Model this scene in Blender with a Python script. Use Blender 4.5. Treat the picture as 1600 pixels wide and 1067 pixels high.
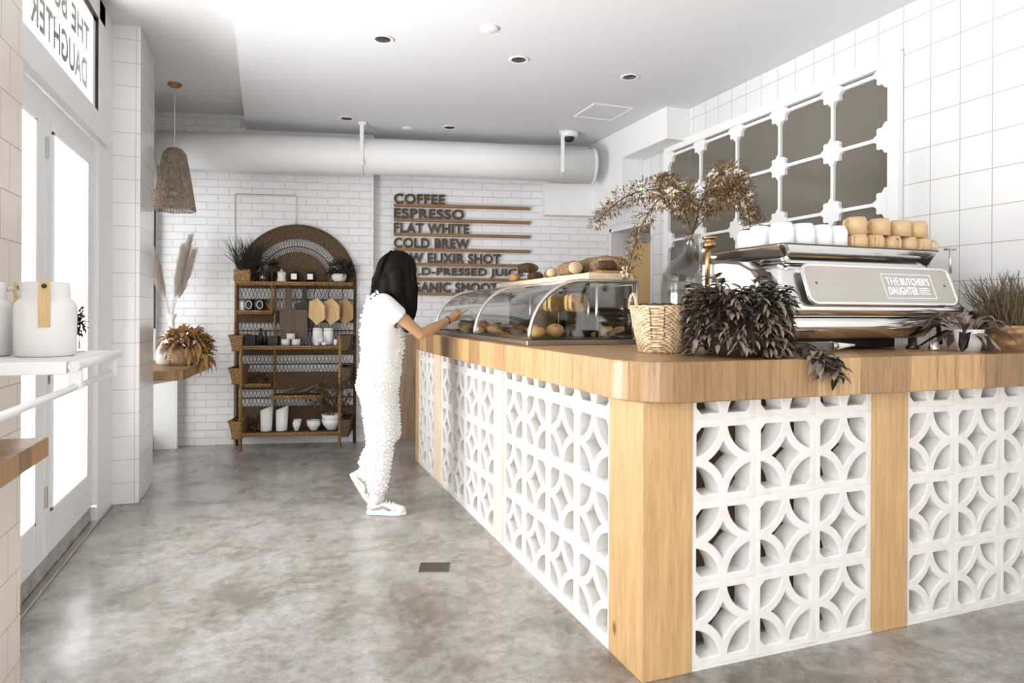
import bpy, bmesh, math, random
from mathutils import Vector, Matrix, Euler
random.seed(7)
sc = bpy.context.scene
for o in list(bpy.data.objects): bpy.data.objects.remove(o)
C = sc.collection
PI = math.pi
R = math.radians

# ------------------------------------------------------------------ camera, sky, light, exposure
YAW = R(20.3)
cam_d = bpy.data.cameras.new('camera'); cam = bpy.data.objects.new('camera', cam_d); C.objects.link(cam)
cam_d.sensor_width = 36; cam_d.lens = 36*1040/1600; cam_d.shift_y = -44.5/1600; cam_d.clip_start = .05
cam.matrix_world = Matrix.Translation((0, 0, 1.28)) @ Matrix.Rotation(-YAW, 4, 'Z') @ Matrix.Rotation(R(90), 4, 'X') @ Matrix.Rotation(.0045, 4, 'Z')
sc.camera = cam
sc.view_settings.view_transform = 'Standard'; sc.view_settings.look = 'None'
sc.view_settings.gamma = 1; sc.view_settings.use_curve_mapping = False
sc.view_settings.exposure = 1.27
w = bpy.data.worlds.new('daylight'); sc.world = w; w.use_nodes = True
bg = w.node_tree.nodes['Background']; bg.inputs[0].default_value = (.97, .985, 1, 1); bg.inputs[1].default_value = 1.6
def area(name, loc, rot, sx, sy, power, col=(1, 1, 1)):
    l = bpy.data.lights.new(name, 'AREA'); l.shape = 'RECTANGLE'; l.size = sx; l.size_y = sy; l.energy = power; l.color = col
    o = bpy.data.objects.new(name, l); C.objects.link(o); o.location = loc; o.rotation_euler = rot; return o
# daylight through the glazed doors and the street front left of the near pier, then an added fill
area('daylight_doors', (-1.9, 3.9, .9), (0, R(-118), 0), 2.0, 2.4, 148)
area('daylight_front', (-1.9, -.7, .9), (0, R(-122), R(8)), 2.0, 3.0, 52)
area('daylight_street', (1.1, -3.05, .9), (R(112), 0, 0), 3.6, 1.4, 9, (1, .95, .88))  # added fill lamp, standing inside the closed front wall

# ------------------------------------------------------------------ node materials
def mat(name, col=(.8, .8, .8), rough=.5, metal=0, spec=.5, bump=None, **kw):
    m = bpy.data.materials.new(name); m.use_nodes = True
    b = m.node_tree.nodes['Principled BSDF']
    b.inputs['Base Color'].default_value = (*col, 1); b.inputs['Roughness'].default_value = rough
    b.inputs['Metallic'].default_value = metal; b.inputs['Specular IOR Level'].default_value = spec
    for k, v in kw.items(): b.inputs[k].default_value = v
    return m
class N:
    def __init__(s, m): s.t = m.node_tree; s.b = s.t.nodes['Principled BSDF']; s.l = s.t.links
    def n(s, typ, **kw):
        x = s.t.nodes.new(typ)
        for k, v in kw.items():
            if hasattr(x, k) and not k.startswith('i_'): setattr(x, k, v)
        return x
    def coord(s): return s.n('ShaderNodeTexCoord').outputs['Object']
    def scale(s, src, v, loc=(0, 0, 0)):
        x = s.n('ShaderNodeMapping'); s.l.new(src, x.inputs[0]); x.inputs['Scale'].default_value = v; x.inputs['Location'].default_value = loc; return x.outputs[0]
    def noise(s, src, sc_, det=4, rough=.55, dist=0):
        x = s.n('ShaderNodeTexNoise'); s.l.new(src, x.inputs['Vector']); x.inputs['Scale'].default_value = sc_; x.inputs['Detail'].default_value = det
        x.inputs['Roughness'].default_value = rough; x.inputs['Distortion'].default_value = dist; return x.outputs[0]
    def ramp(s, src, stops):
        x = s.n('ShaderNodeValToRGB'); s.l.new(src, x.inputs[0]); e = x.color_ramp.elements
        while len(e) < len(stops): e.new(.5)
        for k, (p, c) in enumerate(stops):
            e[k].position = p; e[k].color = (*c, 1) if len(c) == 3 else c
        return x.outputs[0]
    def mix(s, f, a, b, mode='MIX'):
        x = s.n('ShaderNodeMix'); x.data_type = 'RGBA'; x.blend_type = mode
        for i, v in ((0, f), (6, a), (7, b)):
            if hasattr(v, 'links'): s.l.new(v, x.inputs[i])
            elif i == 0: x.inputs[0].default_value = v
            else: x.inputs[i].default_value = (*v, 1)
        return x.outputs[2]
    def math(s, op, a, b=0):
        x = s.n('ShaderNodeMath'); x.operation = op
        for i, v in ((0, a), (1, b)):
            if hasattr(v, 'links'): s.l.new(v, x.inputs[i])
            else: x.inputs[i].default_value = v
        return x.outputs[0]
    def sep(s, v): x = s.n('ShaderNodeSeparateXYZ'); s.l.new(v, x.inputs[0]); return x.outputs
    def comb(s, a, b, c=0):
        x = s.n('ShaderNodeCombineXYZ')
        for i, v in enumerate((a, b, c)):
            if hasattr(v, 'links'): s.l.new(v, x.inputs[i])
            else: x.inputs[i].default_value = v
        return x.outputs[0]
    def bump(s, h, st=.3, d=.01, nrm=None):
        x = s.n('ShaderNodeBump'); s.l.new(h, x.inputs['Height']); x.inputs['Strength'].default_value = st; x.inputs['Distance'].default_value = d
        if nrm is not None: s.l.new(nrm, x.inputs['Normal'])
        s.l.new(x.outputs[0], s.b.inputs['Normal']); return x.outputs[0]
    def col(s, v): s.l.new(v, s.b.inputs['Base Color'])
def brickmat(name, mode, bw, bh, mortar, c1, c2, cm, rough, offset=.5, bst=.5, shift=(0, 0), spec=.5, noise=0):
    m = mat(name, c1, rough, spec=spec); k = N(m); co = k.sep(k.coord())
    h = {'x': co[0], 'y': co[1], 'xy': k.math('ADD', co[0], co[1])}[mode]
    v = k.comb(k.math('ADD', h, shift[0]), k.math('ADD', co[2], shift[1]))
    if noise:
        nn = k.n('ShaderNodeTexNoise'); k.l.new(k.coord(), nn.inputs['Vector']); nn.inputs['Scale'].default_value = 9
        vm = k.n('ShaderNodeVectorMath'); vm.operation = 'SCALE'; k.l.new(nn.outputs[1], vm.inputs[0]); vm.inputs['Scale'].default_value = noise
        va = k.n('ShaderNodeVectorMath'); va.operation = 'ADD'; k.l.new(v, va.inputs[0]); k.l.new(vm.outputs[0], va.inputs[1]); v = va.outputs[0]
    b = k.n('ShaderNodeTexBrick'); k.l.new(v, b.inputs['Vector']); b.offset = offset; b.squash = 1
    b.inputs['Color1'].default_value = (*c1, 1); b.inputs['Color2'].default_value = (*c2, 1); b.inputs['Mortar'].default_value = (*cm, 1)
    b.inputs['Scale'].default_value = 1; b.inputs['Mortar Size'].default_value = mortar; b.inputs['Mortar Smooth'].default_value = .2
    b.inputs['Brick Width'].default_value = bw; b.inputs['Row Height'].default_value = bh; b.inputs['Bias'].default_value = 0
    k.col(b.outputs[0])
    hh = k.math('SUBTRACT', 1, b.outputs[1])
    if noise: hh = k.math('ADD', hh, k.math('MULTIPLY', k.noise(k.coord(), 30, 3), .35))
    k.bump(hh, bst, .006)
    return m
M = {}
M['white'] = mat('white_paint', (.86, .86, .86), .55)
M['frame'] = mat('painted_door_frame', (.78, .78, .79), .4)
M['ceil_l'] = mat('ceiling_white', (.80, .80, .79), .8)
M['ceil'] = mat('ceiling_grey', (.74, .74, .76), .85)
M['tile'] = brickmat('tile_white_left', 'xy', .155, .155, .0022, (.82, .82, .82), (.84, .84, .84), (.5, .5, .5), .12, 0, .25, (-.028, .016))
M['tile_near'] = brickmat('tile_cream', 'y', .155, .155, .0022, (.80, .74, .67), (.82, .76, .69), (.5, .45, .4), .2, .5, .25, (.08, .045))  # warm room light put into the tile colour as beige
M['tile_r'] = brickmat('tile_white_right', 'y', .166, .186, .0026, (.73, .73, .73), (.75, .75, .75), (.42, .41, .40), .15, 0, .2, (.03, .03))
M['brick'] = brickmat('painted_brick', 'x', .205, .073, .0045, (.86, .86, .87), (.83, .83, .84), (.72, .71, .70), .55, .5, .9, (0, 0), noise=.008)
def concrete():
    m = mat('polished_concrete', (.3, .28, .26), .3); k = N(m); c = k.coord()
    a = k.noise(c, .7, 5, .6, .2); b = k.noise(c, 2.6, 15, .78, .25); d = k.noise(c, 18, 10, .8); e = k.noise(k.scale(c, (1, 1, 1), (5, 3, 1)), 5.5, 12, .8, .4)
    f = k.math('ADD', k.math('MULTIPLY', a, .35), k.math('MULTIPLY', b, .48))
    f = k.math('ADD', f, k.math('MULTIPLY', d, .37))
    col = k.ramp(f, [(.44, (.11, .09, .07)), (.54, (.235, .21, .18)), (.62, (.38, .36, .335)), (.74, (.56, .555, .545))])
    col = k.mix(k.ramp(e, [(.60, (0,)*3), (.76, (.5,)*3)]), col, (.12, .10, .07))
    k.col(col)
    r = k.ramp(b, [(.3, (.36,)*3), (.7, (.15,)*3)]); k.l.new(r, k.b.inputs['Roughness'])
    k.bump(d, .12, .003); return m
M['floor'] = concrete()
def wood(name, c0, c1, mode='post', rough=.45, boards=None, knots=True, gs=1.0):
    """fine grain along z for posts, along y for boards lying in the shop"""
    m = mat(name, c0, rough); k = N(m); c = k.coord()
    st = {'post': (14, 14, .9), 'x': (1.2, 16, 16), 'y': (16, 1.2, 16)}[mode]
    g = k.noise(k.scale(c, tuple(v*gs for v in st)), 3.5, 6, .65, .6)
    fine = k.noise(k.scale(c, tuple(v*gs*4 for v in st)), 4, 3, .6)
    f = k.math('ADD', k.math('MULTIPLY', g, .75), k.math('MULTIPLY', fine, .25))
    col = k.ramp(f, [(.33, c1), (.52, c0), (.68, tuple(min(1, v*1.18) for v in c0))])
    if boards:
        s = k.sep(c); t = k.math('SUBTRACT', s[0], s[1])
        q = k.math('FLOOR', k.math('DIVIDE', k.math('ADD', t, k.math('MULTIPLY', k.math('SINE', k.math('MULTIPLY', t, 9.0)), .02)), boards))
        wn = k.n('ShaderNodeTexWhiteNoise'); wn.noise_dimensions = '1D'; k.l.new(q, wn.inputs['W'])
        col = k.mix(1, col, k.ramp(wn.outputs[0], [(0, (.55, .50, .44)), (.35, (.80, .77, .72)), (.6, (1, 1, 1)), (1, (1.0, .92, .8))]), 'MULTIPLY')
    if knots:
        v = k.n('ShaderNodeTexVoronoi'); k.l.new(k.scale(c, (4.2, 4.2, 2.6), (.37, .61, .22)), v.inputs['Vector']); v.inputs['Scale'].default_value = 1.0
        col = k.mix(k.ramp(v.outputs[0], [(.035, (1,)*3), (.085, (0,)*3)]), col, tuple(v_*.42 for v_ in c1))
    k.col(col); k.bump(f, .12, .003); return m
M['post'] = wood('pine_post', (.53, .335, .155), (.42, .25, .105), 'post')
M['post_pale'] = wood('pale_pine_post', (.74, .62, .48), (.62, .47, .33), 'post', knots=False)  # lit copy of the pine, strong side daylight put into its colour
M['top'] = wood('oak_worktop', (.50, .315, .15), (.28, .155, .065), 'post', .38, boards=.23)
M['ledge'] = wood('dark_block_wood', (.42, .25, .11), (.22, .12, .05), 'post', .4, boards=.09)
M['planks'] = wood('weathered_planks', (.36, .25, .15), (.17, .12, .08), 'post', .6, boards=.11)
M['sign'] = wood('sign_wood', (.27, .15, .06), (.17, .09, .035), 'x', .6, knots=False)
M['letter'] = mat('brown_letter', (.075, .045, .022), .6)
M['hexa'] = wood('light_board', (.62, .42, .2), (.45, .28, .12), 'post', .5, knots=False)
M['hexb'] = wood('mid_board', (.38, .22, .09), (.24, .13, .05), 'post', .5, knots=False)
M['darkboard'] = wood('walnut_board', (.10, .06, .03), (.06, .036, .018), 'post', .5, knots=False)
M['boardpale'] = wood('pale_bread_board', (.72, .58, .42), (.6, .45, .3), 'y', .5, knots=False)
def wicker(name, a, b, s=120, rough=.7):
    m = mat(name, a, rough); k = N(m); c = k.coord(); co = k.sep(c)
    u = k.math('SINE', k.math('MULTIPLY', k.math('ADD', co[0], co[1]), s*4.6)); v = k.math('SINE', k.math('MULTIPLY', co[2], s*6.0))
    f = k.math('ADD', k.math('MULTIPLY', k.math('MULTIPLY', u, v), .28), k.noise(c, 45, 4))
    k.col(k.ramp(f, [(.3, b), (.62, a), (.85, tuple(min(1, q*1.7) for q in a))])); k.bump(f, .7, .004); return m
M['wicker'] = wicker('dark_wicker', (.13, .078, .032), (.035, .02, .009))
M['cane'] = wicker('golden_cane', (.36, .20, .075), (.16, .085, .03), 40)
M['basket'] = wicker('palm_basket', (.66, .49, .31), (.30, .17, .08), 75)
M['shade'] = wicker('rattan_shade', (.42, .33, .24), (.17, .12, .08), 90)
M['chrome'] = mat('polished_steel', (.80, .79, .77), .12, 1)
M['steel'] = mat('brushed_steel', (.62, .6, .57), .3, 1)
M['panelsteel'] = mat('satin_panel', (.53, .485, .44), .4, .8)
M['darksteel'] = mat('dark_steel', (.14, .12, .1), .35, .8)
M['black'] = mat('black', (.012, .010, .008), .5)
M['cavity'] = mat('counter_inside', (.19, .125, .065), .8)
M['darkbrown'] = mat('dark_brown', (.045, .03, .018), .6)
M['ceramic'] = mat('white_ceramic', (.84, .83, .81), .25)
M['ceramic_b'] = mat('bisque_ceramic', (.78, .76, .73), .6)
M['tan_cup'] = mat('tan_cup', (.60, .41, .22), .4)
M['terracotta'] = wicker('terracotta', (.42, .25, .13), (.28, .15, .07), 20)
M['brass'] = mat('brass', (.42, .27, .12), .3, 1)
M['skin'] = mat('skin', (.48, .28, .145), .5)
M['hair'] = mat('dark_hair', (.006, .004, .0025), .7, spec=.1)
M['cotton'] = mat('white_cotton', (.83, .83, .84), .85)
M['fluff'] = mat('white_fluffy_fabric', (.88, .88, .87), .95)
M['shoe'] = mat('shoe_canvas', (.72, .70, .68), .75)
M['shoe2'] = mat('shoe_suede', (.42, .38, .34), .85)
M['soil'] = mat('soil', (.02, .013, .008), .95)
M['leafd'] = mat('purple_dark_leaf', (.022, .014, .009), .45)
M['leafs'] = mat('striped_leaf', (.27, .21, .16), .4)
M['leafg'] = mat('dark_green_leaf', (.030, .024, .012), .6)
M['leafm'] = mat('muted_leaf', (.13, .095, .05), .6)
M['stem'] = mat('stem', (.10, .055, .022), .7)
M['golden'] = mat('golden_dried_leaf', (.50, .29, .11), .8)
M['pampas'] = mat('pampas_plume', (.62, .54, .46), .95)
M['blossom'] = mat('cream_blossom', (.80, .72, .60), .8)
M['bread'] = wicker('crust', (.20, .105, .04), (.07, .035, .015), 6)
def seeded():
    m = mat('seeded_crust', (.3, .2, .1), .8); k = N(m); c = k.coord(); f = k.noise(c, 150, 3, .7)
    k.col(k.ramp(f, [(.42, (.045, .025, .012)), (.5, (.17, .09, .035)), (.57, (.42, .27, .13))])); k.bump(f, .8, .004); return m
M['seed'] = seeded()
M['crumb'] = mat('bread_crumb', (.62, .45, .28), .85)
M['bun'] = mat('golden_bun', (.50, .30, .11), .55)
M['choc'] = mat('dark_cake', (.05, .028, .015), .6)
M['tan'] = mat('tan_door', (.62, .40, .185), .6)
M['mirror'] = mat('antique_mirror', (.16, .14, .115), .06, 0, .6)  # brown colour stands for the reflections and dim view in the glass
M['ink'] = mat('window_lettering', (.12, .11, .10), .7)
M['gasket'] = mat('dark_gasket', (.03, .022, .014), .5)
M['pave'] = mat('pavement', (.6, .6, .6), .9)
M['hall'] = mat('hall_wall', (.03, .022, .014), .8)  # near-black colour stands for the shade in the hallway
M['etch'] = mat('etched_white', (.92, .91, .9), .4)
def block():
    m = mat('painted_breeze_block', (.86, .84, .81), .7); k = N(m); c = k.coord()
    n = k.noise(c, 60, 6, .7); k.col(k.ramp(k.noise(c, 14, 5, .6), [(.25, (.66, .625, .58)), (.55, (.745, .72, .685))])); k.bump(n, .35, .004); return m
M['block'] = block()
def glass(name, tint=(1, 1, 1), refl=.9, edge=1.45):
    m = bpy.data.materials.new(name); m.use_nodes = True; t = m.node_tree; t.nodes.clear()
    o = t.nodes.new('ShaderNodeOutputMaterial'); mx = t.nodes.new('ShaderNodeMixShader'); tr = t.nodes.new('ShaderNodeBsdfTransparent'); gl = t.nodes.new('ShaderNodeBsdfGlossy')
    lw = t.nodes.new('ShaderNodeLayerWeight'); lw.inputs[0].default_value = .5; pw_ = t.nodes.new('ShaderNodeMath'); pw_.operation = 'POWER'; pw_.inputs[1].default_value = 4.5
    fr = t.nodes.new('ShaderNodeMath'); fr.operation = 'MULTIPLY_ADD'; fr.inputs[1].default_value = .9*(edge-.45); fr.inputs[2].default_value = .045*edge
    t.links.new(lw.outputs['Facing'], pw_.inputs[0]); t.links.new(pw_.outputs[0], fr.inputs[0]); tr.inputs[0].default_value = (*tint, 1); gl.inputs['Roughness'].default_value = .03
    gl.inputs[0].default_value = (refl, refl, refl, 1)
    t.links.new(fr.outputs[0], mx.inputs[0]); t.links.new(tr.outputs[0], mx.inputs[1]); t.links.new(gl.outputs[0], mx.inputs[2]); t.links.new(mx.outputs[0], o.inputs[0]); return m
M['glass'] = glass('window_glass')
M['basesteel'] = mat('bronze_steel', (.33, .28, .22), .35, .9)
M['darkglass'] = glass('tinted_glass', (.30, .24, .18), .8)
M['paleglass'] = glass('hazy_window_glass', (.75, .75, .75))  # grey tint added to dim daylight through the unseen rear window
M['caseglass'] = glass('case_glass', (.93, .93, .92), .95, 1.5)
M['jugglass'] = glass('demijohn_glass', (.84, .83, .80), .95, 1.55)

# ------------------------------------------------------------------ mesh helpers
def box(bm, x0, x1, y0, y1, z0, z1, mi=0, rot=None):
    r = bmesh.ops.create_cube(bm, size=1)
    m = Matrix.Translation(((x0+x1)/2, (y0+y1)/2, (z0+z1)/2)) @ (rot.to_4x4() if rot else Matrix.Identity(4)) @ Matrix.Diagonal((x1-x0, y1-y0, z1-z0, 1))
    bmesh.ops.transform(bm, matrix=m, verts=r['verts'])
    if mi:
        for f in {f for v in r['verts'] for f in v.link_faces}: f.material_index = mi
    return r['verts']
def frame_from(d):
    d = Vector(d).normalized(); a = Vector((0, 0, 1)) if abs(d.z) < .95 else Vector((1, 0, 0))
    u = d.cross(a).normalized(); return d, u, d.cross(u).normalized()
def tube(bm, pts, r, n=8, cap=True, mi=0, closed=False):
    pts = [Vector(p) for p in pts]; L = len(pts); rr = r if isinstance(r, (list, tuple)) else [r]*L
    rings = []; u = None
    for i, p in enumerate(pts):
        if closed: d = pts[(i+1) % L]-pts[i-1]
        else: d = pts[min(i+1, L-1)]-pts[max(i-1, 0)]
        if d.length < 1e-9: d = Vector((0, 0, 1))
        d.normalize()
        if u is None: _, u, _ = frame_from(d)
        u = (u-d*u.dot(d)); u = u.normalized() if u.length > 1e-6 else frame_from(d)[1]
        v = d.cross(u)
        rings.append([bm.verts.new(p+(u*math.cos(2*PI*k/n)+v*math.sin(2*PI*k/n))*rr[i]) for k in range(n)])
    segs = L if closed else L-1
    for i in range(segs):
        a, b = rings[i], rings[(i+1) % L]
        for k in range(n):
            f = bm.faces.new((a[k], a[(k+1) % n], b[(k+1) % n], b[k])); f.material_index = mi; f.smooth = True
    if cap and not closed:
        for a in (rings[0][::-1], rings[-1]):
            f = bm.faces.new(a); f.material_index = mi
def lathe(bm, prof, n=24, c=(0, 0, 0), mi=0, sx=1, sy=1, smooth=True):
    rings = []
    for r, z in prof:
        if r < 1e-5: rings.append([bm.verts.new((c[0], c[1], c[2]+z))])
        else: rings.append([bm.verts.new((c[0]+r*sx*math.cos(2*PI*k/n), c[1]+r*sy*math.sin(2*PI*k/n), c[2]+z)) for k in range(n)])
    for a, b in zip(rings, rings[1:]):
        if len(a) == 1 and len(b) == 1: continue
        for k in range(n):
            q = (k+1) % n
            if len(a) == 1: f = bm.faces.new((a[0], b[q], b[k]))
            elif len(b) == 1: f = bm.faces.new((a[k], a[q], b[0]))
            else: f = bm.faces.new((a[k], a[q], b[q], b[k]))
            f.smooth = smooth; f.material_index = mi
def ball(bm, c, r, sub=2, sc_=(1, 1, 1), rot=None, mi=0):
    q = bmesh.ops.create_icosphere(bm, subdivisions=sub, radius=1)
    m = Matrix.Translation(c) @ (rot.to_4x4() if rot else Matrix.Identity(4)) @ Matrix.Diagonal((r*sc_[0], r*sc_[1], r*sc_[2], 1))
    bmesh.ops.transform(bm, matrix=m, verts=q['verts'])
    for v in q['verts']:
        for f in v.link_faces: f.smooth = True; f.material_index = mi
def prism(bm, poly, z0, z1, mi=0, axis='z'):
    """poly in the plane across axis, extruded along it"""
    def P(a, b, h): return {'z': (a, b, h), 'y': (a, h, b), 'x': (h, a, b)}[axis]
    lo = [bm.verts.new(P(a, b, z0)) for a, b in poly]; hi = [bm.verts.new(P(a, b, z1)) for a, b in poly]
    fs = [bm.faces.new(lo[::-1]), bm.faces.new(hi)]
    n = len(poly)
    for k in range(n): fs.append(bm.faces.new((lo[k], lo[(k+1) % n], hi[(k+1) % n], hi[k])))
    for f in fs: f.material_index = mi
    return fs
def leaf(bm, p, d, L, W, up=(0, 0, 1), droop=.25, fold=.25, mi=0, mi2=None):
    p = Vector(p); d = Vector(d).normalized(); up = Vector(up); s = d.cross(up)
    s = s.normalized() if s.length > 1e-4 else Vector((1, 0, 0)); nn = s.cross(d).normalized()
    mid = [p, p+d*L*.35+nn*L*.02, p+d*L*.72-Vector((0, 0, droop*L*.35)), p+d*L-Vector((0, 0, droop*L))]
    ws = (0, W*.5, W*.38, 0)
    mv = [bm.verts.new(q) for q in mid]
    for sg in (1, -1):
        sv = [bm.verts.new(mid[k]+s*sg*ws[k]+nn*W*fold) for k in (1, 2)]
        for f in ((mv[0], mv[1], sv[0]), (mv[1], mv[2], sv[1], sv[0]), (mv[2], mv[3], sv[1])):
            g = bm.faces.new(f if sg > 0 else f[::-1]); g.smooth = True; g.material_index = mi if (sg > 0 or mi2 is None) else mi2
def rrect(x0, x1, y0, y1, r, n=6):
    pts = []
    for cx, cy, a in ((x1-r, y1-r, 0), (x0+r, y1-r, 90), (x0+r, y0+r, 180), (x1-r, y0+r, 270)):
        for k in range(n+1):
            t = R(a+90*k/n); pts.append((cx+r*math.cos(t), cy+r*math.sin(t)))
    return pts
def obj(name, bm, mats, parent=None, bev=0, seg=2, smooth=None):
    bmesh.ops.recalc_face_normals(bm, faces=bm.faces)
    me = bpy.data.meshes.new(name); bm.to_mesh(me); bm.free()
    return omesh(name, me, mats, parent, bev, seg)
def omesh(name, me, mats, parent=None, bev=0, seg=2):
    for m in (mats if isinstance(mats, (list, tuple)) else [mats]): me.materials.append(M[m] if isinstance(m, str) else m)
    o = bpy.data.objects.new(name, me); C.objects.link(o)
    if parent: o.parent = parent
    if bev:
        b = o.modifiers.new('bevel', 'BEVEL'); b.width = bev; b.segments = seg; b.limit_method = 'ANGLE'; b.angle_limit = R(40)
    return o
def BM(): return bmesh.new()
def clampv(bm, ax, lo=None, hi=None):
    for v in bm.verts:
        if lo is not None and v.co[ax] < lo: v.co[ax] = lo+random.random()*.004
        if hi is not None and v.co[ax] > hi: v.co[ax] = hi-random.random()*.004
    return bm
def tag(o, label, cat, group=None, kind=None):
    if label: o['label'] = label
    if cat: o['category'] = cat
    if group: o['group'] = group
    if kind: o['kind'] = kind
    return o
def thing(name, label, cat, loc=(0, 0, 0), rz=0, group=None):
    o = bpy.data.objects.new(name, None); C.objects.link(o); o.empty_display_size = .1
    o.location = loc; o.rotation_euler = (0, 0, rz); return tag(o, label, cat, group)
def struct(name, bm, m, bev=0, loc=None, rz=0):
    o = obj(name, bm, m, None, bev); o['kind'] = 'structure'
    if loc: o.location = loc
    o.rotation_euler = (0, 0, rz); return o
def dup(root, loc=None, rz=None, label=None, scale=None):
    r = root.copy(); C.objects.link(r)
    if loc: r.location = loc
    if rz is not None: r.rotation_euler = (0, 0, rz)
    if label: r['label'] = label
    if scale: r.scale = (scale,)*3
    for ch in list(root.children):
        c = ch.copy(); C.objects.link(c); c.parent = r
        for g in list(ch.children):
            d = g.copy(); C.objects.link(d); d.parent = c
    return r
def evaluated(o):
    bpy.context.view_layer.update()
    dg = bpy.context.evaluated_depsgraph_get(); me = bpy.data.meshes.new_from_object(o.evaluated_get(dg)); return me
def blob(bm, voxel=.008, smooth=6, tex=None, dec=None):
    """union of closed shapes as one continuous skin"""
    me = bpy.data.meshes.new('tmp'); bm.to_mesh(me); bm.free(); o = bpy.data.objects.new('tmp', me); C.objects.link(o)
    r = o.modifiers.new('r', 'REMESH'); r.mode = 'VOXEL'; r.voxel_size = voxel
    s = o.modifiers.new('s', 'SMOOTH'); s.iterations = smooth; s.factor = .5
    out = evaluated(o); bpy.data.objects.remove(o)
    for p in out.polygons: p.use_smooth = True
    return out
def cap(bm, p0, p1, r0, r1, n=14, flat=1, k=6):
    """capsule with two radii"""
    p0 = Vector(p0); p1 = Vector(p1); d = (p1-p0); L = d.length; d.normalize(); pts = []; rs = []
    for i in range(k+1):
        t = PI/2*(1-i/k); pts.append(p0-d*r0*math.sin(t)); rs.append(max(r0*math.cos(t), 1e-4))
    for i in range(k+1):
        t = PI/2*i/k; pts.append(p1+d*r1*math.sin(t)); rs.append(max(r1*math.cos(t), 1e-4))
    tube(bm, pts, rs, n)
def text_mesh(s, size, bold=.0, ext=.004, space=1.0):
    """lettering, its strokes thickened by bold on every side"""
    cu = bpy.data.curves.new('t', 'FONT'); cu.body = s; cu.size = size; cu.extrude = ext; cu.space_character = space
    o = bpy.data.objects.new('t', cu); C.objects.link(o); me = evaluated(o); bpy.data.objects.remove(o)
    if bold:
        bm = BM()
        for k in range(8):
            n0 = len(bm.verts); bm.from_mesh(me); bm.verts.ensure_lookup_table()
            for v in bm.verts[n0:]: v.co.x += bold*math.cos(k*PI/4); v.co.y += bold*math.sin(k*PI/4); v.co.z += k*2e-5
        bm.to_mesh(me); bm.free()
    return me
def fit(me, w, h):
    xs = [v.co.x for v in me.vertices]; ys = [v.co.y for v in me.vertices]; x0, x1, y0, y1 = min(xs), max(xs), min(ys), max(ys)
    for v in me.vertices: v.co.x = (v.co.x-x0)/(x1-x0)*w; v.co.y = (v.co.y-y0)/(y1-y0)*h
    return me
# ------------------------------------------------------------------ the setting
H = 3.18
WC = Vector((.271, 6.834, 0)); WA = math.atan2(-.213, .977); WT = Vector((math.cos(WA), math.sin(WA), 0)); WN = Vector((-math.sin(WA), math.cos(WA), 0))
def W(u, d, z): return WC+WT*u+WN*d+Vector((0, 0, z))          # along the rear wall, into it, up
bm = BM(); box(bm, -1.16, 4.6, -4, 7.6, -.12, 0); struct('floor', bm, 'floor')
bm = BM(); box(bm, -7, -1.16, -8, 12, -.25, -.14); o = struct('floor', bm, 'pave')
bm = BM(); box(bm, -1.3, -.19, -4, 7.35, H, H+.15); struct('ceiling', bm, 'ceil_l')
bm = BM(); box(bm, -.19, 3.7, -4, 7.2, 3.04, H+.15); struct('ceiling', bm, 'ceil')
# rear wall: brick, stepping back behind the menu
bm = BM(); box(bm, -1.5, .745, 0, .3, -.1, 3.3); struct('wall_back', bm, 'brick', loc=WC, rz=WA)
bm = BM(); box(bm, .745, 3.7, .12, .4, -.1, 3.3); struct('wall_back', bm, 'brick', loc=WC, rz=WA)
bm = BM(); box(bm, .96, 3.15, .085, .12, 0, 1.06); struct('trim_1', bm, 'planks', loc=WC, rz=WA)
# left wall: near pier, far pier, stretch behind it
bm = BM(); box(bm, -1.12, -.77, .9, 2.67, 0, H); struct('wall_left', bm, 'tile_near')
bm = BM(); box(bm, -1.2, -.79, 5.03, 5.62, 0, H); struct('wall_left', bm, 'tile', .004)
bm = BM(); box(bm, -1.2, -.97, 5.62, 7.4, 0, .12); box(bm, -1.2, -.97, 5.62, 7.4, 2.42, H); box(bm, -1.2, -.97, 5.62, 5.74, .12, 2.42); box(bm, -1.2, -.97, 7.0, 7.4, .12, 2.42); struct('wall_left', bm, 'white')
w3 = thing('window_3', None, None, (-1.05, 6.37, .12)); w3['kind'] = 'structure'
bm = BM()
for a in ((-.63, -.57, 0, 2.3), (.57, .63, 0, 2.3), (-.57, .57, 0, .06), (-.57, .57, 2.24, 2.3)): box(bm, -.03, .03, *a)
obj('window_frame', bm, 'frame', w3, .003)
bm = BM(); box(bm, .03, .085, .612, .63, 1.0, 2.3); obj('gasket', bm, 'gasket', w3)
bm = BM(); box(bm, -.003, .003, -.57, .57, .06, 2.24); obj('glass', bm, 'paleglass', w3)
# right wall
bm = BM(); box(bm, 3.41, 3.7, -4, 5.42, 0, 3.3); box(bm, 3.41, 3.7, 5.42, 6.22, 2.14, 3.3); box(bm, 3.41, 3.7, 6.22, 7, 0, 3.3)
struct('wall_right', bm, 'tile_r')
bm = BM(); box(bm, 3.18, 3.41, 5.60, 6.6, 2.34, 3.04); box(bm, 3.18, 3.41, 4.84, 5.60, 2.765, 3.04); struct('trim_2', bm, 'white', .004)
bm = BM(); box(bm, 2.47, 3.0, -.02, .12, 2.29, 2.62); struct('trim_3', bm, 'white', .004, WC, WA)
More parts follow.
